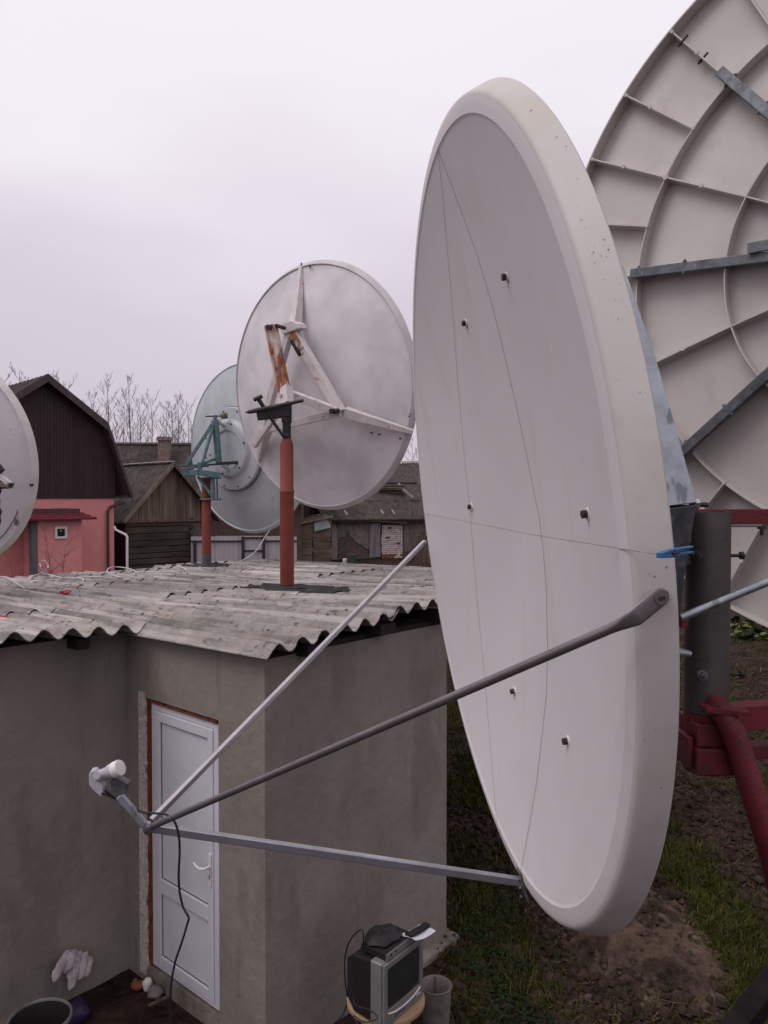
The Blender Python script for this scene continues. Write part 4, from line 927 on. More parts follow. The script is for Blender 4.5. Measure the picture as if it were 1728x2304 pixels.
m = MB(); e1 = ph.pix(277, 1130, -.2); m.tube([ph.p(e1[0], -.3, e1[1]), ph.p(dpx + .1, -.1, ph.pix(245, 1142, -.1)[1] + .02), ph.p(dpx, -.1, ph.pix(242, 1150, -.1)[1]), ph.p(dpx, -.1, 0)], .055, 10); m.build('downpipe', m_brownroof, house, smooth=True)
m = MB(); m.beam(ph.p(ev[0], -.3, ev[1] - .08), ph.p(ev[0], LEN, ev[1] - .08), .12, .1); m.build('gutter', m_brownroof, house)

# ------------------------------------------------------------------ old wooden shed
SD = 33.0; r1 = ray(383, 1115); sh = Fr(r1.x * SD, SD, ga)
sa = sh.pix(383, 1041); sb = sh.pix(275, 1171); HWs = abs(sb[0]); ZB = sb[1]
shed = thing('wooden_shed', 'old wooden shed with grey board gable above dark log wall', 'shed', sh.p(0, 0, 0))
wl_ = sh.pix(285, 1200)[0]; wr2 = sh.pix(429, 1200)[0]
m = MB(); m.fbox(sh, wl_ + .03, -wl_, .12, 5.5, -.3, ZB); m.build('core', m_darkwood, shed)
rnd = random.Random(9); z = ZB - .05
while z > -.1:
    hgt = rnd.uniform(.20, .30); m = MB(); e_ = rnd.uniform(-.05, .05); pj = rnd.uniform(-.02, .015)
    m.fbox(sh, wl_ - .03 + e_, wr2 + e_, pj, .10, z - hgt + .018, z); m.build('log', m_logs, shed, bevel=.03); z -= hgt
for k in range(7):
    m = MB(); zz = 1.0 + k * .27; m.fbox(sh, wr2 - .08, wr2 + .12, -.06, .04, zz, zz + .16); m.build('log_end', m_logs, shed)
m = MB(); m.fbox(sh, wr2 + .02, -wl_ - .02, .02, .118, -.3, ZB); m.build('brick_infill', m_rough, shed)
a = -HWs + .12
while a < HWs - .12:
    wd = rnd.uniform(.11, .17); b = min(a + wd - .012, HWs - .1)
    zz = lambda q_: ZB + (sa[1] - ZB) * (1 - abs(q_) / HWs) - .10
    m = MB(); lowj = rnd.uniform(-.03, .02)
    ptsb = [sh.p(a, -.03, ZB - .04 + lowj), sh.p(b, -.03, ZB - .04 + lowj), sh.p(b, -.03, max(zz(b), ZB)), sh.p(a, -.03, max(zz(a), ZB))]
    m.prism(ptsb, sh.r * .025); o = m.build('gable_board', m_boards, shed); a += wd
m = MB(); m.prism([sh.p(-HWs + .1, .0, ZB), sh.p(HWs - .1, .0, ZB), sh.p(0, .0, sa[1] - .15)], sh.r * .1); m.build('gable_backing', m_darkwood, shed)
m = MB(); m.fbox(sh, -HWs + .05, HWs - .05, -.08, -.031, ZB - .10, ZB - .02); m.build('tie_board', m_boards, shed)
for sgn in (-1, 1):
    nW = 22; rowsT = []
    L_ = 5.2
    for j in range(nW * 4 + 1):
        d_ = -.35 + L_ * j / (nW * 4); zz_ = .022 * math.cos(2 * math.pi * j / 4)
        rowsT.append([sh.p(sgn * HWs * f * 1.04, d_, sa[1] + (ZB - sa[1]) * f * 1.04 + zz_) for f in (0, .33, .66, 1)])
    m = MB(); m.grid(rowsT); m.grid([[p - Vector((0, 0, .03)) for p in r] for r in rowsT]); m.grid([[r[0] for r in rowsT], [r[0] - Vector((0, 0, .03)) for r in rowsT]]); m.grid([[r[-1] for r in rowsT], [r[-1] - Vector((0, 0, .03)) for r in rowsT]]); m.build('roof_slope', m_oldslate, shed)
    m = MB(); m.beam(sh.p(0, -.38, sa[1] - .05), sh.p(sgn * HWs * 1.05, -.38, ZB - .07), .04, .15); m.build('verge_board', m_boards, shed)
m = MB(); m.beam(sh.p(-.02, -.2, sa[1] + .05), sh.p(-.02, 4.9, sa[1] + .05), .26, .03); m.build('ridge_cap', m_whitecap, shed)
# white drain pipe between the houses
m = MB(); P_ = [at(x, y, 29.0) for x, y in ((257, 1184), (260, 1192), (268, 1196), (283, 1203), (286, 1208), (286, 1230), (286, 1290))] ; P_.append(Vector((P_[-1].x, P_[-1].y, 0)))
m.tube(P_, .045, 10); o = m.build('drain_pipe', m_white, None, smooth=True); tag(o, 'bent white drain pipe between the pink house and the log shed', 'drain pipe'); setorigin(o, P_[-1])

# ------------------------------------------------------------------ long house with corrugated roof and chimney
LH = Fr(at(300, 1115, 42).x, 42, R_(4))
lh = thing('slate_roofed_house', 'long low house with dark corrugated roof and brick chimney behind the sheds', 'house', LH.p(0, 0, 0))
xa, xb = LH.pix(215, 1115)[0], LH.pix(690, 1115)[0]
zR = LH.pix(330, 1001, 4)[1]; zE = LH.pix(330, 1135)[1]
m = MB(); m.fbox(LH, xa + .3, xb - .3, .4, 8, -.3, zE - .05); m.build('wall', m_brickdk, lh)
nS = 15; stp = (xb - xa) / nS
for k in range(nS):
    for row in range(3):
        f0, f1 = row / 3, (row + 1) / 3 + .03; T = []
        for i in range(6 * 4 + 1):
            a = xa + stp * k + stp * 1.03 * i / 24; zz = .03 * math.cos(2 * math.pi * i / 4) - .022 * row * 0
            T.append([LH.p(a, 4 * f, zE + (zR - zE) * f + zz + (.03 if f == f0 else 0) + .006 * (k % 2)) for f in (f0, f1)])
        m = MB(); m.grid(T); m.build('roof_sheet', m_oldslate, lh)
m = MB(); m.grid([[LH.p(a, 4, zR + .0) for a in (xa, xb)], [LH.p(a, 8, zE) for a in (xa, xb)]]); m.build('roof_back', m_oldslate, lh)
m = MB(); m.tube([LH.p(xa, 4, zR + .03), LH.p(xb, 4, zR + .03)], .12, 8); m.build('ridge', m_brownroof, lh)
chx0, chx1 = LH.pix(360, 1000, 3.2)[0], LH.pix(385, 1000, 3.2)[0]; zc0, zc1 = zR - 1.3, LH.pix(370, 984, 3.2)[1]
ch = MB(); ch.fbox(LH, chx0, chx1, 2.6, 3.3, zc0 - .6, zc1 - .22); cho = ch.build('chimney', m_brick, lh)
m = MB(); m.fbox(LH, chx0 - .07, chx1 + .07, 2.53, 3.37, zc1 - .22, zc1 - .08); m.build('chimney_cap', m_brick, cho)
m = MB(); m.fbox(LH, chx0 - .03, chx1 + .03, 2.57, 3.33, zc1 - .08, zc1); m.build('chimney_cap', m_brick, cho)
m = MB(); m.fbox(LH, chx0 - .12, chx1 + .02, 2.55, 2.599, zc0 - .6, zc0 + .35); m.build('chimney_shoulder', m_brick, cho)

# ------------------------------------------------------------------ fence with gate
FD = 32.0; fe = Fr(at(429, 1115, FD).x, FD, R_(5))
fence = thing('sheet_fence', 'light grey corrugated sheet fence with black posts and a gate', 'fence', fe.p(0, 0, 0))
x0f, x1f = 0.0, fe.pix(668, 1200)[0]; ztf = fe.pix(500, 1207)[1]
pw = .98; k = 0; a = x0f
gx0, gx1 = fe.pix(547, 1220)[0], fe.pix(594, 1220)[0]
def fsheet(a, b, z0, z1, par, d=0.):
    T = []; n_ = max(2, int((b - a) / .05))
    for i in range(n_ + 1):
        ph_ = i % 4; dz = (0, -.02, -.02, 0)[ph_]; q_ = a + (b - a) * i / n_; T.append([fe.p(q_, d + dz, z0), fe.p(q_, d + dz, z1)])
    m = MB(); m.grid(T); m.grid([[p + fe.r * .004 for p in r] for r in T]); m.build('sheet', m_fence, par)
while a < x1f:
    b = min(a + pw, x1f)
    if not (a > gx0 - .05 and b < gx1 + .05): 
        bb = b
        fsheet(a, bb - .01, 0, ztf + .02 * math.sin(a), fence, .03)
    a += pw
gate = bpy.data.objects.new('gate', None); col.objects.link(gate); gate.parent = fence
fsheet(gx0 + .05, gx1 - .05, .05, ztf + .02, gate, -.03)
zr1 = fe.pix(480, 1218)[1]; zg1 = fe.pix(570, 1210)[1]; zg2 = fe.pix(570, 1239)[1]
for px in (439, 547, 594, 640):
    a = fe.pix(px, 1220)[0]; m = MB(); m.fbox(fe, a - .055, a + .055, -.16, -.06, -.2, (ztf - .0) if px != 439 else ztf - .15); m.build('post', m_fpost, fence)
for aa, bb in ((x0f, gx0 - .06), (gx1 + .06, x1f)):
    m = MB(); m.fbox(fe, aa, bb, -.055, -.012, zr1 - .035, zr1 + .035); m.build('rail', m_fpost, fence)
for zz in (zg1, zg2):
    m = MB(); m.fbox(fe, gx0 + .06, gx1 - .06, -.10, -.055, zz - .035, zz + .035); m.build('gate_rail', m_fpost, gate)

# ------------------------------------------------------------------ plank shed and plaster barn, far right of the middle dish
PD = 44.0; pf = Fr(at(700, 1115, PD).x, PD, R_(6))
pshed = thing('plank_shed', 'small sagging shed of horizontal brown planks beside the fence', 'shed', pf.p(0, 0, 0))
q0, q1, q2 = pf.pix(655, 1200)[0], pf.pix(703.5, 1200)[0], pf.pix(745, 1200)[0]
m = MB(); m.fbox(pf, q0, q2, .06, 3, -.2, 1.85); m.build('core', m_darkwood, pshed)
rnd = random.Random(21)
ztop = lambda a: pf.pix(664, 1182)[1] + (pf.pix(740, 1163)[1] - pf.pix(664, 1182)[1]) * (a - pf.pix(664, 1182)[0]) / (q2 - pf.pix(664, 1182)[0])
for (a0, a1) in ((q0, q1 - .03), (q1 + .03, q2)):
    z = -.05
    while z < ztop(a0) - .12:
        hh = rnd.uniform(.17, .30); m = MB(); j = rnd.uniform(-.03, .03)
        m.fbox(pf, a0 + rnd.uniform(-.03, .02), a1 + rnd.uniform(-.02, .05), -.01 + rnd.uniform(-.02, .01), .05, z + .012, z + hh); m.build('plank', m_plank, pshed); z += hh + .004
m = MB(); m.prism([pf.p(q0, .0, ztop(q0) - .25), pf.p(q2, .0, ztop(q0) - .25), pf.p(q2, .0, ztop(q2) - .1), pf.p(q0, 0, ztop(q0) - .1)], pf.r * .055); m.build('plank', m_plank, pshed)
for k in range(3):
    m = MB(); dz = .05 * k; m.hexa([pf.p(q0 - .3, -.35 + k * .9, ztop(q0) - .06 + dz), pf.p(q2 + .1 - k * .3, -.35 + k * .9, ztop(q2) - .02 + dz), pf.p(q2 + .1 - k * .3, .6 + k * .9, ztop(q2) - .02 + dz), pf.p(q0 - .3, .6 + k * .9, ztop(q0) - .06 + dz),
            pf.p(q0 - .3, -.35 + k * .9, ztop(q0) + .02 + dz), pf.p(q2 + .1 - k * .3, -.35 + k * .9, ztop(q2) + .06 + dz), pf.p(q2 + .1 - k * .3, .6 + k * .9, ztop(q2) + .06 + dz), pf.p(q0 - .3, .6 + k * .9, ztop(q0) + .02 + dz)]); m.build('roof_board', m_boards, pshed)
gp = [pf.pix(x, y, -.12) for x, y in ((706, 1176), (736, 1166), (745, 1186), (708, 1196))]
m = MB(); m.prism([pf.p(a, -.14, z) for a, z in gp], pf.r * .02); o = m.build('pale_sheet', m_glasssheet, None); tag(o, 'tilted pale greenish sheet leaning on the front of the plank shed', 'board'); setorigin(o, pf.p(gp[3][0], -.13, gp[3][1]))

BDp = 46.0; bf = Fr(at(750, 1115, BDp).x, BDp, R_(12))
barn = thing('plaster_barn', 'old barn with crumbling grey plaster, slate roof and grey plank door', 'barn', bf.p(0, 0, 0))
bx_ = lambda x, y, d=0: bf.pix(x, y, d)
zt2 = bx_(850, 1166)[1]
b0, b1 = bx_(746, 1200)[0], bx_(1005, 1200)[0]
m = MB(); m.fbox(bf, b0, b1, .06, 5, -.3, zt2); m.build('wall', m_rough, barn)
c7 = lambda x, y: (660 + x * .1869, 1050 + y * .1869)
def plaster(poly, d0=-.0, name='plaster_layer', mat=m_cracked):
    P_ = [bf.pix(*c7(x, y)) for x, y in poly]; m = MB(); m.prism([bf.p(a, d0, min(z, zt2)) for a, z in P_], bf.r * .058); return m.build(name, mat, barn)
plaster([(530, 640), (912, 640), (915, 990), (880, 995), (850, 965), (800, 935), (770, 925), (740, 900), (725, 865), (690, 850), (668, 815), (662, 770), (640, 800), (622, 825), (610, 850), (560, 850), (530, 880)])
plaster([(1330, 640), (1700, 640), (1700, 960), (1600, 1020), (1450, 1040), (1400, 1000), (1345, 1040), (1325, 980)])
plaster([(462, 690), (500, 680), (528, 760), (528, 1140), (462, 1140)], -.03, 'corner_strip', m_paleplaster)
# plank door
dz0, dz1 = 0.05, bx_(840, 1177)[1]; da, db_ = bx_(831, 1200)[0], bx_(856, 1200)[0]
for k in range(4):
    a = da + (db_ - da) * k / 4; b = da + (db_ - da) * (k + .93) / 4; m = MB(); m.fbox(bf, a, b, -.07, -.03, dz0 + random.uniform(0, .05), dz1); m.build('door_plank', m_greydoor, barn)
m = MB(); m.fbox(bf, da, db_, -.10, -.071, dz1 - .45, dz1 - .36); m.build('door_batten', m_greydoor, barn)
m = MB(); m.fbox(bf, db_ + .02, db_ + .09, -.05, .05, 0, dz1); m.build('door_jamb', m_darkwood, barn)
# whitewashed brick pier, brick by brick
wa, wb_ = bx_(858, 1200)[0], bx_(905.5, 1200)[0]; zp0, zp1 = -.0, bx_(880, 1181)[1]
m = MB(); m.fbox(bf, wa + .01, wb_ - .02, -.02, .055, -.2, zp1); m.build('mortar_bed', m_mortar, barn)
rnd = random.Random(4); nr = 17; bh = (zp1 - zp0) / nr; nb = 5; bw = (wb_ - wa) / nb
for i in range(nr):
    for j in range(nb + (i % 2)):
        a = wa + bw * (j - (.5 if i % 2 else 0)); b = a + bw - .02; a = max(a, wa); b = min(b, wb_)
        if b - a < .05 or rnd.random() < .04: continue
        m = MB(); pj = rnd.uniform(-.02, .012); m.fbox(bf, a, b, -.045 + pj, -.021, zp0 + bh * i + .006, zp0 + bh * (i + 1) - .014); m.build('brick', m_whbrick if (i > 1 or rnd.random() < .3) else m_orange, barn)
# slate roof, sheared like the real one by the wall's angle
zR2 = zt2 + 2.2; DR = 3.6
nS = 9; span = b1 - b0 + .6
for k in range(nS):
    for row in range(2):
        T = []
        for i in range(25):
            a = b0 - .4 + span * (k + 1.02 * i / 24) / nS
            T.append([bf.p(a - .35 * f * DR, -.4 + DR * f, zt2 - .1 + (zR2 - zt2) * f + .03 * math.cos(2 * math.pi * i / 4) + (.035 if n_i == 0 else 0) + .008 * (k % 2)) for n_i, f in enumerate((row / 2, row / 2 + .53))])
        m = MB(); m.grid(T); m.build('roof_sheet', m_oldslate, barn)
m = MB(); m.fbox(bf, b0 - .4, b1 + .2, -.42, -.36, zt2 - .22, zt2 - .10); m.build('eave_board', m_darkwood, barn)
m = MB(); m.prism([bf.p(b0 - .4, 0, zt2 - .05), bf.p(b0 - .4, 6.6, zt2 - .05), bf.p(b0 - .4 - .35 * DR, DR - .4, zR2 - .1)], bf.g * .05); m.build('gable_boards', m_timber, barn)
m = MB(); m.grid([[bf.p(b0 - .4 - .35 * DR, DR - .4, zR2), bf.p(b1 + .2 - .35 * DR, DR - .4, zR2)], [bf.p(b0 - .4, 6.6, zt2), bf.p(b1 + .2, 6.6, zt2)]]); m.build('roof_back', m_oldslate, barn)
for (x, y) in ((1075, 560), (1210, 565), (640, 570), (1290, 275)):
    pxy = c7(x, y); fr_ = max(.05, min(.95, (1167 - pxy[1]) / 62)); a_, z_ = bf.pix(pxy[0], pxy[1], -.4 + DR * fr_)
    m = MB(); zz = zt2 - .1 + (zR2 - zt2) * fr_ + .06; m.beam(bf.p(a_, -.4 + DR * fr_ - .22, zz - .13), bf.p(a_ - .08, -.4 + DR * fr_ + .22, zz + .14), .10, .02); m.build('patch_batten', m_paleplaster, barn)
# little lean-to roof above the door and the pier
for k in range(5):
    a = bx_(836, 1170, -.3)[0] + k * .42; T = []
    for i in range(13):
        q_ = a + .43 * i / 12; T.append([bf.p(q_, -.45, zt2 - .17 - .03 * k + .03 * math.cos(i * math.pi / 2)), bf.p(q_, -.02, zt2 - .02 - .03 * k + .03 * math.cos(i * math.pi / 2))])
    m = MB(); m.grid(T); m.grid([[p - Vector((0, 0, .02)) for p in r] for r in T]); m.build('canopy_sheet', m_boards, barn)
m = MB(); m.fbox(bf, bx_(856, 1175)[0], bx_(906, 1175)[0], -.06, .05, zp1 + .003, zp1 + .12); m.build('lintel', m_timber, barn)

# dark old house further back
OD = 58.0; of = Fr(at(850, 1115, OD).x, OD, R_(-3))
old = thing('dark_timber_house', 'dark brown timber house with a low roof behind the plaster barn', 'house', of.p(0, 0, 0))
o0, o1 = of.pix(640, 1100)[0], of.pix(1100, 1100)[0]; zo = of.pix(850, 1105)[1]; zo2 = of.pix(900, 1042, 4)[1]
rnd = random.Random(8)
z = -.2
while z < zo:
    m = MB(); hh = rnd.uniform(.22, .3); m.fbox(of, o0, o1, rnd.uniform(-.02, .02), .2, z, z + hh - .015); m.build('plank', m_logs, old); z += hh
for k in range(12):
    T = []
    for i in range(25):
        a = o0 - .3 + (o1 - o0 + .6) * (k + 1.02 * i / 24) / 12; T.append([of.p(a, -.4, zo - .1 + .03 * math.cos(i * math.pi / 2)), of.p(a, 4, zo2 + .03 * math.cos(i * math.pi / 2) + .01 * (k % 2))])
    m = MB(); m.grid(T); m.build('roof_sheet', m_oldslate, old)
m = MB(); m.fbox(of, of.pix(903, 1040, 4)[0], of.pix(950, 1040, 4)[0], 3.9, 4.05, zo2 + .02, zo2 + .16); m.build('ridge_board', m_whitecap, old)
# board lean-to roof by the barn
ltf = Fr(at(880, 1095, 49).x, 49, R_(4))
lt = thing('board_leanto', 'small brown board lean-to roof poking up behind the slate barn roof', 'shed', ltf.p(0, 0, 0))
la, lb = ltf.pix(852, 1090)[0], ltf.pix(903, 1090)[0]; lz = ltf.pix(880, 1098)[1]
for k in range(3):
    m = MB(); m.fbox(ltf, la, lb + .1 * k, -.3 + k * .45, .1 + k * .45, lz - .1 + .12 * k, lz - .04 + .12 * k); m.build('roof_board', m_plank, lt)
m = MB(); m.fbox(ltf, la, lb, -.2, 2, -.2, lz - .14); m.build('wall', m_logs, lt)
m = MB(); m.beam(ltf.p(lb + .05, -.35, lz - .05), ltf.p(lb + .65, -.9, lz - .6), .05, .14); m.build('verge_board', m_paleplaster, lt)
# vertical-board gable behind the plank shed
gf = Fr(at(700, 1115, 47.5).x, 47.5, R_(6))
gb = thing('board_barn', 'dark vertical board wall rising behind the plank shed', 'shed', gf.p(0, 0, 0))
g0, g1 = gf.pix(655, 1150)[0], gf.pix(737, 1150)[0]; a = g0; rnd = random.Random(31)
while a < g1:
    wd = rnd.uniform(.14, .2); m = MB(); m.fbox(gf, a, a + wd - .015, rnd.uniform(-.02, .01), .05, -.2, gf.pix(700, 1112)[1]); m.build('board', m_timber, gb); a += wd
m = MB(); m.fbox(gf, g0 - .2, g1 + .2, -.3, 3, gf.pix(700, 1112)[1] + .002, gf.pix(700, 1108)[1]); m.build('roof', m_oldslate, gb)
# small things on the grass by the barn
c = atz(776, 1267, .0); m = MB(); m.tube([c, c + Vector((0, 0, .24)), c + Vector((0, 0, .25))], [.11, .13, .12], 14); o = m.build('white_bucket', m_white, None, smooth=True, sharp=40); tag(o, 'small white bucket on the grass below the cracked barn wall', 'bucket'); setorigin(o, c)
c = at(792, 1262, 43); c.z = 0; m = MB(); m.tube([c, c + Vector((0, 0, .5)), c + Vector((0, 0, .52))], [.2, .2, .18], 16); o = m.build('green_barrel', m_greenb, None, smooth=True, sharp=40); tag(o, 'dark green barrel against the cracked barn wall', 'barrel'); setorigin(o, c)
fn = thing('board_fence', 'short run of dark upright boards at the right end of the barn', 'fence', Vector((at(943, 1200, 44).x, at(943, 1200, 44).y, 0)))
for k in range(6):
    c = at(937 + k * 5.5, 1200, 44); m = MB(); m.abox(c.x - .06, c.x + .06, c.y - .015, c.y + .015, -.1, 1.5 + random.uniform(-.1, .3)); m.build('board', m_timber, fn)

# ------------------------------------------------------------------ bare trees
def tree_mesh(seed, H, spread=.22, twig=.012, nb=26, base=.10, slim=True, trunk_mb=None, crown_mb=None):
    rnd = random.Random(seed); T = MB(); Cc = MB(); pts = []; lean = Vector((rnd.uniform(-.03, .03), rnd.uniform(-.03, .03), 0)); n_ = 12
    for i in range(n_ + 1):
        f = i / n_; pts.append(Vector((0, 0, H * f)) + lean * H * f + Vector((nz(f * 3, seed), nz(f * 3, seed + 9), 0)) * .25 * f)
    T.tube(pts, [base * (1 - .93 * i / n_) + .006 for i in range(n_ + 1)], 6)
    def branch(p, d, ln, r, lev):
        k = 4; q = [p]; dd_ = d.copy()
        for i in range(k):
            dd_ = (dd_ + Vector((rnd.uniform(-.13, .13), rnd.uniform(-.13, .13), .13))).normalized(); q.append(q[-1] + dd_ * ln / k)
        Cc.tube(q, [max(r * (1 - .8 * i / k), twig * .42) for i in range(k + 1)], 4 if lev < 1 else 3, cap=False)
        if lev < 2:
            for i in range((6, 3)[lev]):
                f_ = rnd.uniform(.15, 1) * k; j = min(int(f_), k - 1); s_ = q[j].lerp(q[j + 1], f_ - j); a = rnd.uniform(0, 6.28); side = Vector((math.cos(a), math.sin(a), .15)).normalized()
                branch(s_, (dd_ * 1.0 + side * .62).normalized(), ln * rnd.uniform(.28, .5), max(r * .45, twig * .6), lev + 1)
    for i in range(nb):
        f = .10 + .87 * ((i + rnd.random()) / nb); p = pts[int(f * n_)].lerp(pts[min(int(f * n_) + 1, n_)], f * n_ % 1); a = i * 2.4 + rnd.uniform(-.5, .5)
        d = Vector((math.cos(a), math.sin(a), rnd.uniform(1.0, 1.9))).normalized(); branch(p, d, H * spread * (1.15 - f) * rnd.uniform(.7, 1.25) + .35, base * .26 * (1.15 - f), 0)
    return T, Cc
protos = [tree_mesh(s, 13.5, .27, .018, 22, .085) for s in (1, 2, 3, 4)]
pm = []
for T, Cc in protos:
    tm = bpy.data.meshes.new('trunk'); tm.from_pydata(T.v, [], T.f); tm.materials.append(m_bark)
    cm = bpy.data.meshes.new('branches'); cm.from_pydata(Cc.v, [], Cc.f); cm.materials.append(m_bark); pm.append((tm, cm))
def place_tree(px, topy, D, k, label, group='bare trees behind the houses', sx=1.0):
    r = ray(px, 1115); base = Vector((r.x * D, D, 0)); H = (CAMZ + (1115 - topy) / F * D); s_ = H / 13.5
    t = thing('bare_tree', label, 'tree', base, group); t.scale = (s_ * sx, s_ * sx, s_); t.rotation_euler = (0, 0, k * 1.7)
    for me, nm in zip(pm[k % 4], ('trunk', 'branches')):
        o = bpy.data.objects.new(nm, me); col.objects.link(o); o.parent = t
trees = [(215, 885, 66, 'slender bare tree nearest the gambrel roof, its foot hidden by the long house'),
         (251, 858, 62, 'tall bare tree just right of the dark gambrel roof'),
         (275, 905, 70, 'short bare tree between the two tallest bare trees'),
         (302, 858, 60, 'tallest twiggy bare tree, straight above the ridge left of the chimney'),
         (323, 900, 68, 'bare tree right behind the tallest one, left of the chimney'),
         (352, 892, 62, 'bare tree rising directly behind the brick chimney'),
         (371, 915, 72, 'low thin bare tree just right of the chimney'),
         (397, 915, 64, 'thin bare tree midway between chimney and pale blue dish'),
         (411, 892, 62, 'bare tree with high narrow top near the pale blue dish'),
         (434, 905, 66, 'bare tree partly hidden by the rim of the pale blue dish'),
         (40, 834, 50, 'bare tree top showing left of the gambrel roof peak'),
         (20, 850, 54, 'bare tree top above the rim of the left dish'),
         (128, 848, 52, 'bare tree top rising over the right slope of the gambrel roof near the peak'),
         (160, 858, 52, 'second bare tree top over the right slope of the gambrel roof'),
         (928, 990, 62, 'bare tree in the gap between the white dish and the mottled dish')]
for i, (px, ty, D, lab) in enumerate(trees): place_tree(px, ty, D, i, lab, sx=1.15)
# far wood line closing the horizon
rnd = random.Random(77); m = MB()
for i in range(5200):
    a = rnd.uniform(-1.2, 1.2); D = rnd.uniform(95, 150); x = math.sin(a) * D; y = math.cos(a) * D; h = rnd.uniform(3, 6.3); lx_ = rnd.uniform(-.5, .5)
    m.add([(x - .05, y, -.2), (x + .05, y, -.2), (x + lx_, y, h)], [(0, 1, 2)])
    for k in range(4):
        z = h * rnd.uniform(.3, .9); xx = x + lx_ * z / h; m.add([(xx - .03, y, z), (xx + .03, y, z), (xx + rnd.uniform(-1.2, 1.2), y, z + rnd.uniform(.6, 1.8))], [(0, 1, 2)])
o = m.build('far_wood', m_haywood, None); tag(o, 'far off line of leafless trees on the horizon', 'wood', kind='stuff')
# shrub of reddish twigs before the pink porch
def shrub(px, py_top, D, n_, spread, H, mat, seed, name, lab, r=.012, group=None, arms=None):
    rnd = random.Random(seed); rr_ = ray(px, 1115); b = Vector((rr_.x * D, D, 0)); m = MB()
    zt_ = CAMZ - (py_top - 1115) / F * D
    for i in range(n_):
        a = rnd.uniform(0, 6.28); s_ = rnd.uniform(.2, 1) * spread; top_ = b + Vector((math.cos(a) * s_, math.sin(a) * s_ * .5, (zt_) * rnd.uniform(.62, 1)))
        mid_ = b.lerp(top_, .55) + Vector((-(top_.x - b.x) * .18, 0, .1)); P_ = smoothpts([b + Vector((rnd.uniform(-.1, .1), 0, -.05)), mid_, top_], 4); m.tube(P_, [r * (1.6 - 1.3 * k / (len(P_) - 1)) for k in range(len(P_))], 4)
        for k in range(5):
            s2 = P_[rnd.randint(3, len(P_) - 1)]; a = rnd.uniform(0, 6.28); e_ = s2 + Vector((math.cos(a) * .3, math.sin(a) * .15, rnd.uniform(.1, .4))) * rnd.uniform(.4, 1.3); m.tube([s2, s2.lerp(e_, .5) + Vector((0, 0, .02)), e_], [r * .6, r * .45, r * .25], 3)
    o = m.build(name, mat, None); tag(o, lab, 'shrub', group); setorigin(o, b); return o
shrub(125, 1195, 15, 12, .75, 3, m_redtwig, 3, 'bare_shrub', 'reddish bare shrub whose twigs cross the pink porch', .009)
shrub(55, 1235, 16, 7, .45, 3, m_redtwig, 5, 'bare_shrub', 'small reddish bare shrub left of the grey porch pillar', .007)
shrub(905, 1062, 54, 12, 1.3, 3, m_palebush, 6, 'bare_shrub', 'pale bare shrub against the dark timber house roof', .018)
shrub(925, 1095, 47, 10, 1.4, 3, m_palebush, 8, 'bare_shrub', 'tangled pale shrub at the right end of the barn roof', .015)
for i, (x, h) in enumerate(((935, 1215), (946, 1225))):
    shrub(x, h, 38 - i, 4, .3, 3, m_straw, 40 + i, 'dry_stalk', ('pale dry stalks behind the roof, left clump beside the white dish', 'pale dry stalks behind the roof, right clump touching the white dish')[i], .008)

# ------------------------------------------------------------------ things at the foot of the wall
# round stool
tvb = atz(925, 2340, .0) * 0
sx_, sy_ = at(868, 2290, 4.95).x, 5.02
stool = thing('stool', 'round pale wooden stool carrying the old television', 'stool', (sx_, sy_, 0))
SZ = at(868, 2275, 4.95).z
m = MB(); m.tube([(sx_, sy_, SZ - .03), (sx_, sy_, SZ - .026), (sx_, sy_, SZ - .004), (sx_, sy_, SZ)], [.25, .256, .256, .25], 40); m.build('seat', m_stool, stool, smooth=True, sharp=40)
for k in range(4):
    a = .6 + k * math.pi / 2; m = MB(); m.beam((sx_ + .15 * math.cos(a), sy_ + .15 * math.sin(a), SZ - .031), (sx_ + .2 * math.cos(a), sy_ + .2 * math.sin(a), -.02), .035, .035); m.build('leg', m_stool, stool)
# television, front face turned to the right
tva = R_(32); tx = Vector((math.cos(tva), math.sin(tva), 0)) ; 
# screen faces direction f (right and towards the viewer)
fdir = Vector((math.sin(R_(52)), -math.cos(R_(52)), 0)); sdir = Vector((math.cos(R_(52)), math.sin(R_(52)), 0))
TW, TH_, TDp = .43, .405, .36
fc = at(905, 2200, 4.93); tc_ = Vector((fc.x, fc.y, SZ + .004 + TH_ / 2))
tv = thing('television', 'old silver tube television with black back standing on the stool', 'television', Vector((tc_.x, tc_.y, SZ)))
up = Vector((0, 0, 1))
def tvp(a, d, z): return tc_ + sdir * a + fdir * d + up * z
m = MB()
m.hexa([tvp(a, d, z) for z in (-TH_ / 2, TH_ / 2) for a, d in ((-TW / 2, -.09), (TW / 2, -.09), (TW / 2, -.001), (-TW / 2, -.001))]); m.build('front_bezel', m_tvsilver, tv, bevel=.012, seg=3)
fr2 = MB()
for a0, a1, z0, z1 in ((-TW / 2 + .01, TW / 2 - .01, TH_ / 2 - .045, TH_ / 2 - .008), (-TW / 2 + .01, TW / 2 - .01, -TH_ / 2 + .008, -TH_ / 2 + .10), (-TW / 2 + .01, -TW / 2 + .045, -TH_ / 2 + .10, TH_ / 2 - .045), (TW / 2 - .045, TW / 2 - .01, -TH_ / 2 + .10, TH_ / 2 - .045)):
    fr2.hexa([tvp(a, d, z) for z in (z0, z1) for a, d in ((a0, .0), (a1, .0), (a1, .018), (a0, .018))])
fr2.build('screen_surround', m_tvsilver, tv, bevel=.004)
rowsS = [[tvp(a * (TW / 2 - .045), .0165 - .006 * (a * a + b * b) , .028 + b * (TH_ / 2 - .073)) for a in np.linspace(-1, 1, 9)] for b in np.linspace(-1, 1, 9)]
m = MB(); m.grid(rowsS); m.build('screen', m_screen, tv, smooth=True)
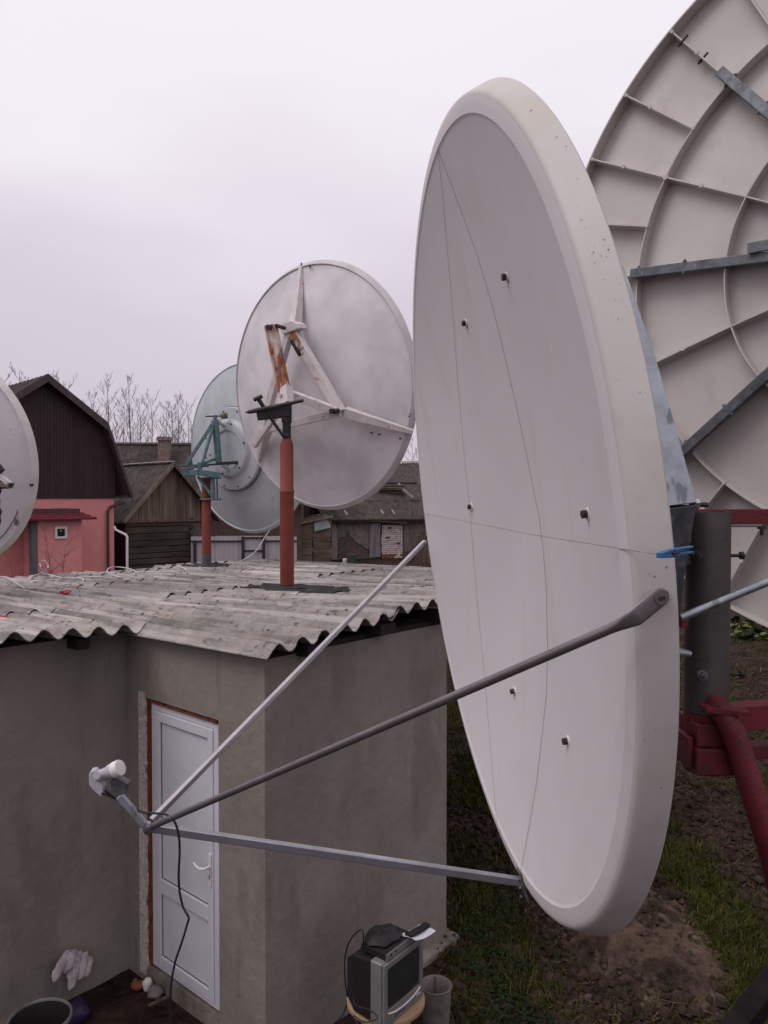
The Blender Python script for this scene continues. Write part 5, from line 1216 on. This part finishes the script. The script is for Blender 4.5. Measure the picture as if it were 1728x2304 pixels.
m = MB(); m.tube(smoothpts([tvp(-.17, .020, -.115), tvp(-.1, .022, -.135), tvp(0, .023, -.142), tvp(.1, .022, -.135), tvp(.17, .020, -.115)], 4), .0045, 8); m.build('front_trim', m_white, tv, smooth=True)
m = MB(); b0_ = [tvp(a, -.091, z) for a, z in ((-TW / 2 + .01, -TH_ / 2 + .01), (TW / 2 - .01, -TH_ / 2 + .01), (TW / 2 - .01, TH_ / 2 - .01), (-TW / 2 + .01, TH_ / 2 - .01))]
b1_ = [tvp(a, -.24, z) for a, z in ((-TW / 2 + .02, -TH_ / 2 + .01), (TW / 2 - .02, -TH_ / 2 + .01), (TW / 2 - .02, TH_ / 2 - .03), (-TW / 2 + .02, TH_ / 2 - .03))]
b2_ = [tvp(a, -TDp, z) for a, z in ((-.12, -TH_ / 2 + .02), (.12, -TH_ / 2 + .02), (.12, .07), (-.12, .07))]
m.grid([b0_, b1_, b2_], close=True); m.f.append((8, 9, 10, 11)); m.build('back_shell', m_tvblack, tv, bevel=.012)
m = MB()
for k in range(5): c = tvp(-.10 + k * .022, .018, -TH_ / 2 + .035); m.tube([c, c + fdir * .004], .0055, 10)
m.build('control_buttons', m_black, tv)
m = MB(); m.box(tvp(.15, .0185, -TH_ / 2 + .05), sdir * .022, fdir * .001, up * .006); m.build('badge', m_paper, tv)
# receiver on top
rc = tc_ + up * (TH_ / 2 + .022) - fdir * .10 - sdir * .02
rcv = thing('receiver_box', 'black flat receiver box with silver front edge on top of the television', 'receiver', rc - up * .021)
m = MB(); m.box(rc, sdir * .15, fdir * .10, up * .02); m.build('case', m_tvblack, rcv, bevel=.003)
m = MB(); m.box(rc + fdir * .1035, sdir * .15, fdir * .003, up * .0195); m.build('front_panel', m_tvsilver, rcv, bevel=.001)
m = MB(); m.box(rc + fdir * .1072 - sdir * .08, sdir * .030, fdir * .0005, up * .007); m.build('display', m_black, rcv)
m = MB()
for k in range(3): m.box(rc + fdir * .1079 - sdir * (.088 - k * .009), sdir * .0025, fdir * .0002, up * .004)
m.build('display_digit', m_paper, rcv)
bgm = MB(); rnd = random.Random(12); bc = rc + up * .022 - fdir * .03 - sdir * .02
R_rows = []
for f, zz in ((1, 0), (1.05, .015), (.8, .04), (.4, .055), (.02, .05)):
    R_rows.append([bc + sdir * (.13 * f * math.cos(a) * rnd.uniform(.8, 1.2)) + fdir * (.10 * f * math.sin(a) * rnd.uniform(.8, 1.2)) + up * (zz * rnd.uniform(.7, 1.2)) for a in np.linspace(0, 2 * math.pi, 15)[:-1]])
bgm.grid(R_rows, close=True); o = bgm.build('black_cloth', m_tvblack, None, smooth=True, sharp=50); tag(o, 'crumpled black cloth heaped on the receiver box', 'cloth'); setorigin(o, bc)
pc_ = tc_ + up * (TH_ / 2 + .030) + sdir * .14 + fdir * .02
m = MB(); gr = [[pc_ + sdir * (a * .085) + fdir * (b * .065 + a * .02) + up * (.006 + .012 * a * a + .006 * math.sin(b * 3) + .004) for a in np.linspace(-1, 1, 7)] for b in np.linspace(-1, 1, 5)]
m.grid(gr); m.grid([[p - up * .002 for p in r] for r in gr]); o = m.build('paper_sheets', m_paper, None, smooth=True); tag(o, 'white papers on the television under a black remote', 'paper'); setorigin(o, pc_)
rm = MB(); rcx = pc_ + up * .034 + sdir * .01; rm.box(rcx, (sdir * .9 + fdir * .1).normalized() * .09, (fdir * .9 - sdir * .1).normalized() * .022, up * .010); o = rm.build('remote_control', m_tvblack, None, bevel=.004); tag(o, 'black remote control lying on white papers on the television', 'remote control'); setorigin(o, rcx)
# cables behind the television
m = MB()
pts = [rc - fdir * .08 - sdir * .15, at(815, 2092, 4.9), at(790, 2112, 5.0), at(777, 2150, 5.1), at(776, 2200, 5.1), at(781, 2250, 5.1), at(770, 2285, 5.1), at(745, 2310, 5.0), at(720, 2335, 5.0)]
m.tube(smoothpts(pts, 6), .0045, 8); o = m.build('tv_cable', m_cable, None, smooth=True); tag(o, 'black cable arching from the receiver down behind the television', 'cable')
m = MB(); pts = [at(795, 2240, 4.75), at(800, 2262, 4.72), at(830, 2272, 4.70), at(850, 2290, 4.69), at(820, 2300, 4.67), at(795, 2285, 4.70), at(805, 2305, 4.66), at(808, 2330, 4.62)]
m.tube(smoothpts(pts, 6), .0035, 8); o = m.build('power_cord', m_cable, None, smooth=True); tag(o, 'thin dark cord tangled on the stool edge in front of the television', 'cable')
# bucket right of the stool
bcx = atz(983, 2312, 0.0); bcx = Vector((at(983, 2236, 5.35).x, 5.38, 0)); zbk = at(983, 2236, 5.35).z
bk_ = thing('bucket', 'dirty pale bucket with a stick standing right of the television', 'bucket', bcx)
n_ = 32; m = MB(); P_ = lambda r, z: [bcx + Vector((math.cos(2 * math.pi * i / n_) * r, math.sin(2 * math.pi * i / n_) * r, z)) for i in range(n_)]
m.grid([P_(.001, .01), P_(.08, .01), P_(.10, zbk - .004), P_(.108, zbk + .004), P_(.113, zbk), P_(.108, zbk - .02), P_(.090, 0)], close=True); m.build('shell', m_bucket, bk_, smooth=True, sharp=50)
m = MB(); m.tube([bcx + Vector((.0, .02, .02)), bcx + Vector((-.005, .04, zbk + .03))], .006, 6); m.build('stick', m_timber, bk_)
# barrel bottom left
bl = Vector((at(62, 2285, 4.75).x, 4.85, 0)); zb2 = at(62, 2318, 4.8).z
brl = thing('barrel', 'round dark barrel with pale rim at the bottom left', 'barrel', bl)
m = MB(); P_ = lambda r, z: [bl + Vector((math.cos(2 * math.pi * i / 40) * r, math.sin(2 * math.pi * i / 40) * r, z)) for i in range(40)]
m.grid([P_(.001, .03), P_(.18, .03), P_(.183, zb2 - .01)], close=True); m.grid([P_(.187, zb2 - .02), P_(.187, .5 * zb2), P_(.19, .25 * zb2), P_(.185, 0)], close=True); m.build('shell', m_rubber, brl, smooth=True, sharp=50)
m = MB(); m.grid([P_(.181, zb2 - .012), P_(.180, zb2 + .002), P_(.186, zb2 + .007), P_(.193, zb2 + .002), P_(.192, zb2 - .022)], close=True); m.build('rim', m_stone, brl, smooth=True, sharp=60)
# rag
lw = lambda px, py, off=0.02: None
def wallpt(px, py, off):
    # plane of the left wall: through w2(0,TD), normal -U
    nrm = -U; o = w2(0, TD) + nrm * off; r = ray(px, py); t = (o - CAM).dot(nrm) / r.dot(nrm); return CAM + r * t
rag = MB(); rnd = random.Random(6)
cA = wallpt(165, 2160, .05)
for lobe in [((150, 2140), (125, 2205), .05), ((162, 2140), (152, 2185), .06), ((175, 2142), (162, 2222), .055), ((188, 2145), (182, 2200), .055), ((200, 2155), (196, 2195), .045), ((165, 2148), (172, 2190), .05)]:
    (xa_, ya_), (xb_, yb_), rr_ = lobe; a_ = wallpt(xa_, ya_, .05 + rnd.uniform(0, .05)); b_ = wallpt(xb_, yb_, .06 + rnd.uniform(0, .05)); rows_ = []
    for i in range(9):
        f = i / 8; c = a_.lerp(b_, f); w_ = rr_ * math.sin(math.pi * (.12 + .80 * f)) ** .6 * rnd.uniform(.8, 1.1)
        rows_.append([c + V * (math.cos(t) * w_ * (1 + .3 * math.sin(3 * t + i * .7))) * .85 + (-U) * (math.sin(t) * w_ * .45 * (1 + .3 * math.cos(4 * t + i))) + Vector((0, 0, rnd.uniform(-.006, .006))) for t in np.linspace(0, 2 * math.pi, 17)[:-1]])
    rag.grid(rows_, close=True); k_ = len(rag.v); rag.f.append(tuple(k_ - 16 + i for i in range(16))); rag.f.append(tuple(k_ - 144 + i for i in range(16)))
o = rag.build('crumpled_rag', m_rag, None, smooth=True, sharp=70); tag(o, 'crumpled pale pink rag hanging low on the left wall', 'rag'); setorigin(o, cA)
# heap of dark soil below the rag and rubble by the door
def lump(px, py, r, mat, name, lab, cat, z=.0, flat=.7, seed=0, group=None):
    c = atz(px, py, z); m = MB(); rnd = random.Random(seed); rows_ = []
    for i in range(7):
        p_ = math.pi * (i + .3) / 6.6; rows_.append([c + Vector((math.cos(t) * math.sin(p_) * r, math.sin(t) * math.sin(p_) * r, r * flat * (math.cos(p_) + .6))) * 1.0 + Vector((nz(math.cos(t) * 2, p_, seed), nz(math.sin(t) * 2, p_, seed + 3), nz(t, p_, seed + 5))) * r * .35 for t in np.linspace(0, 2 * math.pi, 13)[:-1]])
    m.grid(rows_, close=True); m.f.append(tuple(range(12))); m.f.append(tuple(len(m.v) - 12 + i for i in range(12)))
    o = m.build(name, mat, None, smooth=True, sharp=50); tag(o, lab, cat, group); setorigin(o, c); return o
lump(309, 2222, .050, m_orange, 'brick_chunk', 'rounded orange brick chunk at the left foot of the white door', 'rubble', seed=1, group='rubble by the door')
lump(332, 2222, .042, m_white, 'plaster_chunk', 'small white plaster chunk between orange brick chunk and grey stone', 'rubble', seed=2, flat=1.1, group='rubble by the door')
lump(350, 2240, .065, m_stone, 'stone', 'grey brown stone lying below the white door', 'rubble', seed=3, group='rubble by the door')
lump(172, 2290, .10, m_purple, 'plastic_bag', 'dark purple plastic bag on the ground beside the barrel', 'bag', seed=4)
m = MB(); m.beam(atz(335, 2262, .05), atz(378, 2242, .10), .02, .012); o = m.build('wood_splinter', m_timber, None); tag(o, 'short dark stick leaning by the door threshold', 'stick')
# dark timber at the lower right corner
m = MB(); m.beam(at(1610, 2380, 4.6), at(1830, 2090, 5.6), .14, .13); o = m.build('timber_beam', m_darkbeam, None, bevel=.01); tag(o, 'thick dark timber beam slanting through the bottom right corner', 'beam')
m = MB(); m.tube([at(1600, 2420, 4.4), at(1640, 2330, 4.6)], .05, 8)

# ------------------------------------------------------------------ vegetation on the ground
def dens(x, y):
    n1_ = nz(x, y, 2, 1.3); n2_ = nz(x, y, 7, 3.2); d_ = 0
    if x > .5 and y > 5.4: d_ = max(d_, math.exp(-((x - .085 * y - .42) / .42) ** 2) * (.9 if y < 14 else .7) * (.45 if y < 6.6 else 1))
    d_ = max(d_, 1.9 * math.exp(-((x - 2.98 - .05 * (y - 7)) / .27) ** 2) * (1 if y < 9.2 else .35))
    d_ = max(d_, .10 if y > 9 else .05)
    if y > 12 and x < 2.2: d_ = max(d_, .30)
    return d_ * max(0, .62 + 1.5 * n1_ + .9 * n2_)
rnd = random.Random(99); G = MB(); DG = MB(); LF = MB(); ST = MB(); CL = MB()
def visible(x, y):
    p = (x / y) * F + 864; return 985 < p < 1760
cnt = 0
for i in range(230000):
    y = 4.9 + (rnd.random() ** 1.7) * 20; x = rnd.uniform(.06, .52) * y
    if not visible(x, y): continue
    D_ = dens(x, y)
    if rnd.random() > D_: continue
    z = gh(x, y); h = rnd.uniform(.03, .11) * (1 if y < 9 else 1.3); a = rnd.uniform(0, 6.28); w_ = rnd.uniform(.0022, .005) * (1 + y / 9); dx, dy = math.cos(a) * w_, math.sin(a) * w_; lx_, ly_ = rnd.gauss(0, .45) * h, rnd.gauss(0, .45) * h
    (DG if rnd.random() < (.22 if x < 1.8 else .13) else G).add([(x - dx, y - dy, z), (x + dx, y + dy, z), (x + lx_ * .5 + dx * .6, y + ly_ * .5 + dy * .6, z + h * .7), (x + lx_, y + ly_, z + h), (x + lx_ * .5 - dx * .6, y + ly_ * .5 - dy * .6, z + h * .7)], [(0, 1, 2, 3, 4)])
o = G.build('grass', m_grass, None); tag(o, 'green grass growing beside the outbuilding and across the soil', 'grass', kind='stuff')
o = DG.build('dry_grass', m_drygrass, None); tag(o, 'yellowed dry grass mixed into the green strips', 'grass', kind='stuff')
for i in range(30000):
    y = 5.2 + rnd.random() ** 1.3 * 12; x = rnd.uniform(.05, .5) * y
    if not visible(x, y): continue
    k = max(math.exp(-((x - .085 * y - .40) / .38) ** 2), .07, .5 * math.exp(-((x - 3.0) / .3) ** 2))
    if nz(x, y, 5, 1.8) < -.05 or rnd.random() > k: continue
    z = gh(x, y) + rnd.uniform(.01, .10); s_ = rnd.uniform(.008, .024); a = rnd.uniform(0, 6.28); t_ = rnd.uniform(-.5, .5)
    u_ = Vector((math.cos(a), math.sin(a), t_)).normalized() * s_; v_ = Vector((-math.sin(a), math.cos(a), rnd.uniform(-.3, .5))).normalized() * s_ * .7; c = Vector((x, y, z))
    LF.add([c - u_, c - u_ * .4 + v_, c + u_ * .5 + v_ * .8, c + u_ * 1.1, c + u_ * .4 - v_, c - u_ * .5 - v_ * .9], [(0, 1, 2, 3, 4, 5)])
o = LF.build('weeds', m_leaf, None); tag(o, 'dark low leafy weeds along the foot of the outbuilding', 'weeds', kind='stuff')
for i in range(5200):
    y = 5 + rnd.random() ** 1.5 * 20; x = rnd.uniform(.06, .52) * y
    if not visible(x, y): continue
    z = gh(x, y) + .012; a = rnd.gauss(.4, .9); l_ = rnd.uniform(.02, .13); d_ = Vector((math.cos(a), math.sin(a), rnd.uniform(-.05, .25))) * l_; w_ = Vector((-math.sin(a), math.cos(a), .5)) * (.0016 + y * .00022)
    c = Vector((x, y, z)); ST.add([c - w_, c + d_ - w_ * .4, c + d_ + w_ * .4, c + w_], [(0, 1, 2, 3)])
o = ST.build('straw_litter', m_straw, None); tag(o, 'pale straw and dead stalks scattered over the dark soil', 'straw', kind='stuff')
for i in range(9000):
    y = 5 + rnd.random() ** 1.4 * 12; x = rnd.uniform(.07, .52) * y
    if not visible(x, y): continue
    r = rnd.choice([.010, .014, .02, .03, .045]) * rnd.uniform(.7, 1.3); z = gh(x, y); c = Vector((x, y, z + r * .2))
    a0 = rnd.uniform(0, 6.28); top_ = c + Vector((rnd.uniform(-.3, .3) * r, rnd.uniform(-.3, .3) * r, r * .8)); rg = [c + Vector((math.cos(a0 + k * 1.047) * r * rnd.uniform(.7, 1.3), math.sin(a0 + k * 1.047) * r * rnd.uniform(.7, 1.3), rnd.uniform(-.1, .3) * r)) for k in range(6)]
    rg2 = [p + (c - p) * .35 + Vector((0, 0, r * rnd.uniform(.35, .7))) for p in rg]
    CL.add(rg + rg2 + [top_], [(k, (k + 1) % 6, 6 + (k + 1) % 6, 6 + k) for k in range(6)] + [(6 + k, 6 + (k + 1) % 6, 12) for k in range(6)])
o = CL.build('soil_clods', m_clod, None); tag(o, 'loose clods of dug dark soil between the grass strips', 'soil', kind='stuff')
CK = MB(); rnd = random.Random(321)
for i in range(420):
    x = rnd.gauss(2.15, .42); y = rnd.gauss(6.45, .62); r = rnd.choice([.008, .012, .018, .028]) * rnd.uniform(.7, 1.3); c = Vector((x, y, gh(x, y) + .085 * max(0, 1 - ((x - 2.15) / .62) ** 2 - ((y - 6.45) / .95) ** 2) + .012)); a0 = rnd.uniform(0, 6.28)
    rg = [c + Vector((math.cos(a0 + k * 1.047) * r * rnd.uniform(.7, 1.3), math.sin(a0 + k * 1.047) * r * rnd.uniform(.7, 1.3), rnd.uniform(-.3, .2) * r)) for k in range(6)]; rg2 = [p + (c - p) * .35 + Vector((0, 0, r * rnd.uniform(.4, .8))) for p in rg]
    CK.add(rg + rg2 + [c + Vector((0, 0, r * .9))], [(k, (k + 1) % 6, 6 + (k + 1) % 6, 6 + k) for k in range(6)] + [(6 + k, 6 + (k + 1) % 6, 12) for k in range(6)])
o = CK.build('clay_lumps', m_clay, None); tag(o, 'crumbled lumps lying on the lighter clay heap', 'soil', kind='stuff')
# lighter heap of clay thrown up below the dish
def clay(cx, cy, sx_, sy_, hh, seed):
    m = MB(); rows_ = []
    for j in range(130):
        row = []
        for i in range(130):
            x = cx + (i / 129 - .5) * 2.6 * sx_; y = cy + (j / 129 - .5) * 2.6 * sy_; q_ = ((x - cx) / sx_) ** 2 + ((y - cy) / sy_) ** 2
            e_ = 1 - q_ + .55 * nz(x, y, seed, 2.0) + .25 * nz(x, y, seed, 5)
            row.append((x, y, gh(x, y) + max(-.05, hh * max(-1, min(e_, 1.2))) + .035 * nz(x, y, seed + 2, 7) + .022 * nz(x, y, seed, 17) - .008))
        rows_.append(row)
    m.grid(rows_, flip=True); o = m.build('clay_heap', m_clay, None, smooth=True, sharp=180); return o
o = clay(2.15, 6.45, .62, .95, .11, 3); tag(o, 'lighter brown clay heap below the bottom rim of the white dish', 'soil', kind='stuff')
LI = MB(); rnd = random.Random(123)
for i in range(9000):
    y = 5 + rnd.random() ** 1.5 * 20; x = rnd.uniform(.06, .52) * y
    if not visible(x, y): continue
    if rnd.random() > .25 + max(0, nz(x, y, 12, 1.5)) * 2: continue
    z = gh(x, y) + rnd.uniform(.008, .03); s_ = rnd.uniform(.008, .022) * (1 + y * .04); a = rnd.uniform(0, 6.28)
    u_ = Vector((math.cos(a), math.sin(a), rnd.uniform(-.4, .4))) * s_; v_ = Vector((-math.sin(a), math.cos(a), rnd.uniform(-.4, .6))) * s_ * .6; c = Vector((x, y, z))
    LI.add([c - u_, c + v_, c + u_ * 1.1, c - v_ * .8], [(0, 1, 2), (0, 2, 3)])
o = LI.build('dead_leaves', M('dead_leaf', (.085, .055, .032), (.035, .024, .017), 2.0, .9, spec=.03), None); tag(o, 'brown dead leaves littering the soil beside the dish', 'leaves', kind='stuff')
# garden greens past the big dish
rnd = random.Random(55)
k_ = 0
for (px, py) in ((1655, 1392), (1672, 1412), (1690, 1400), (1706, 1420), (1662, 1428), (1722, 1404), (1684, 1432), (1718, 1432), (1645, 1412)):
    c = atz(px, py + 6, 0); m = MB()
    for j in range(26):
        a = rnd.uniform(0, 6.28); el = rnd.uniform(.1, 1.2); r = rnd.uniform(.08, .22); d_ = Vector((math.cos(a) * math.cos(el), math.sin(a) * math.cos(el), math.sin(el))); s_ = Vector((-math.sin(a), math.cos(a), 0)) * r * .55
        b_ = c + d_ * .04; m.add([b_, b_ + d_ * r * .5 + s_, b_ + d_ * r + s_ * .5 - Vector((0, 0, .02)), b_ + d_ * r * 1.1 - Vector((0, 0, .03)), b_ + d_ * r - s_ * .5 - Vector((0, 0, .02)), b_ + d_ * r * .5 - s_], [(0, 1, 2, 3, 4, 5)])
    o = m.build('garden_green', m_leafy if k_ % 3 else m_leaf, None); tag(o, 'leafy yellow green garden plant in the bed beyond the big dish', 'plant', 'garden plants beyond the big dish'); setorigin(o, c); k_ += 1
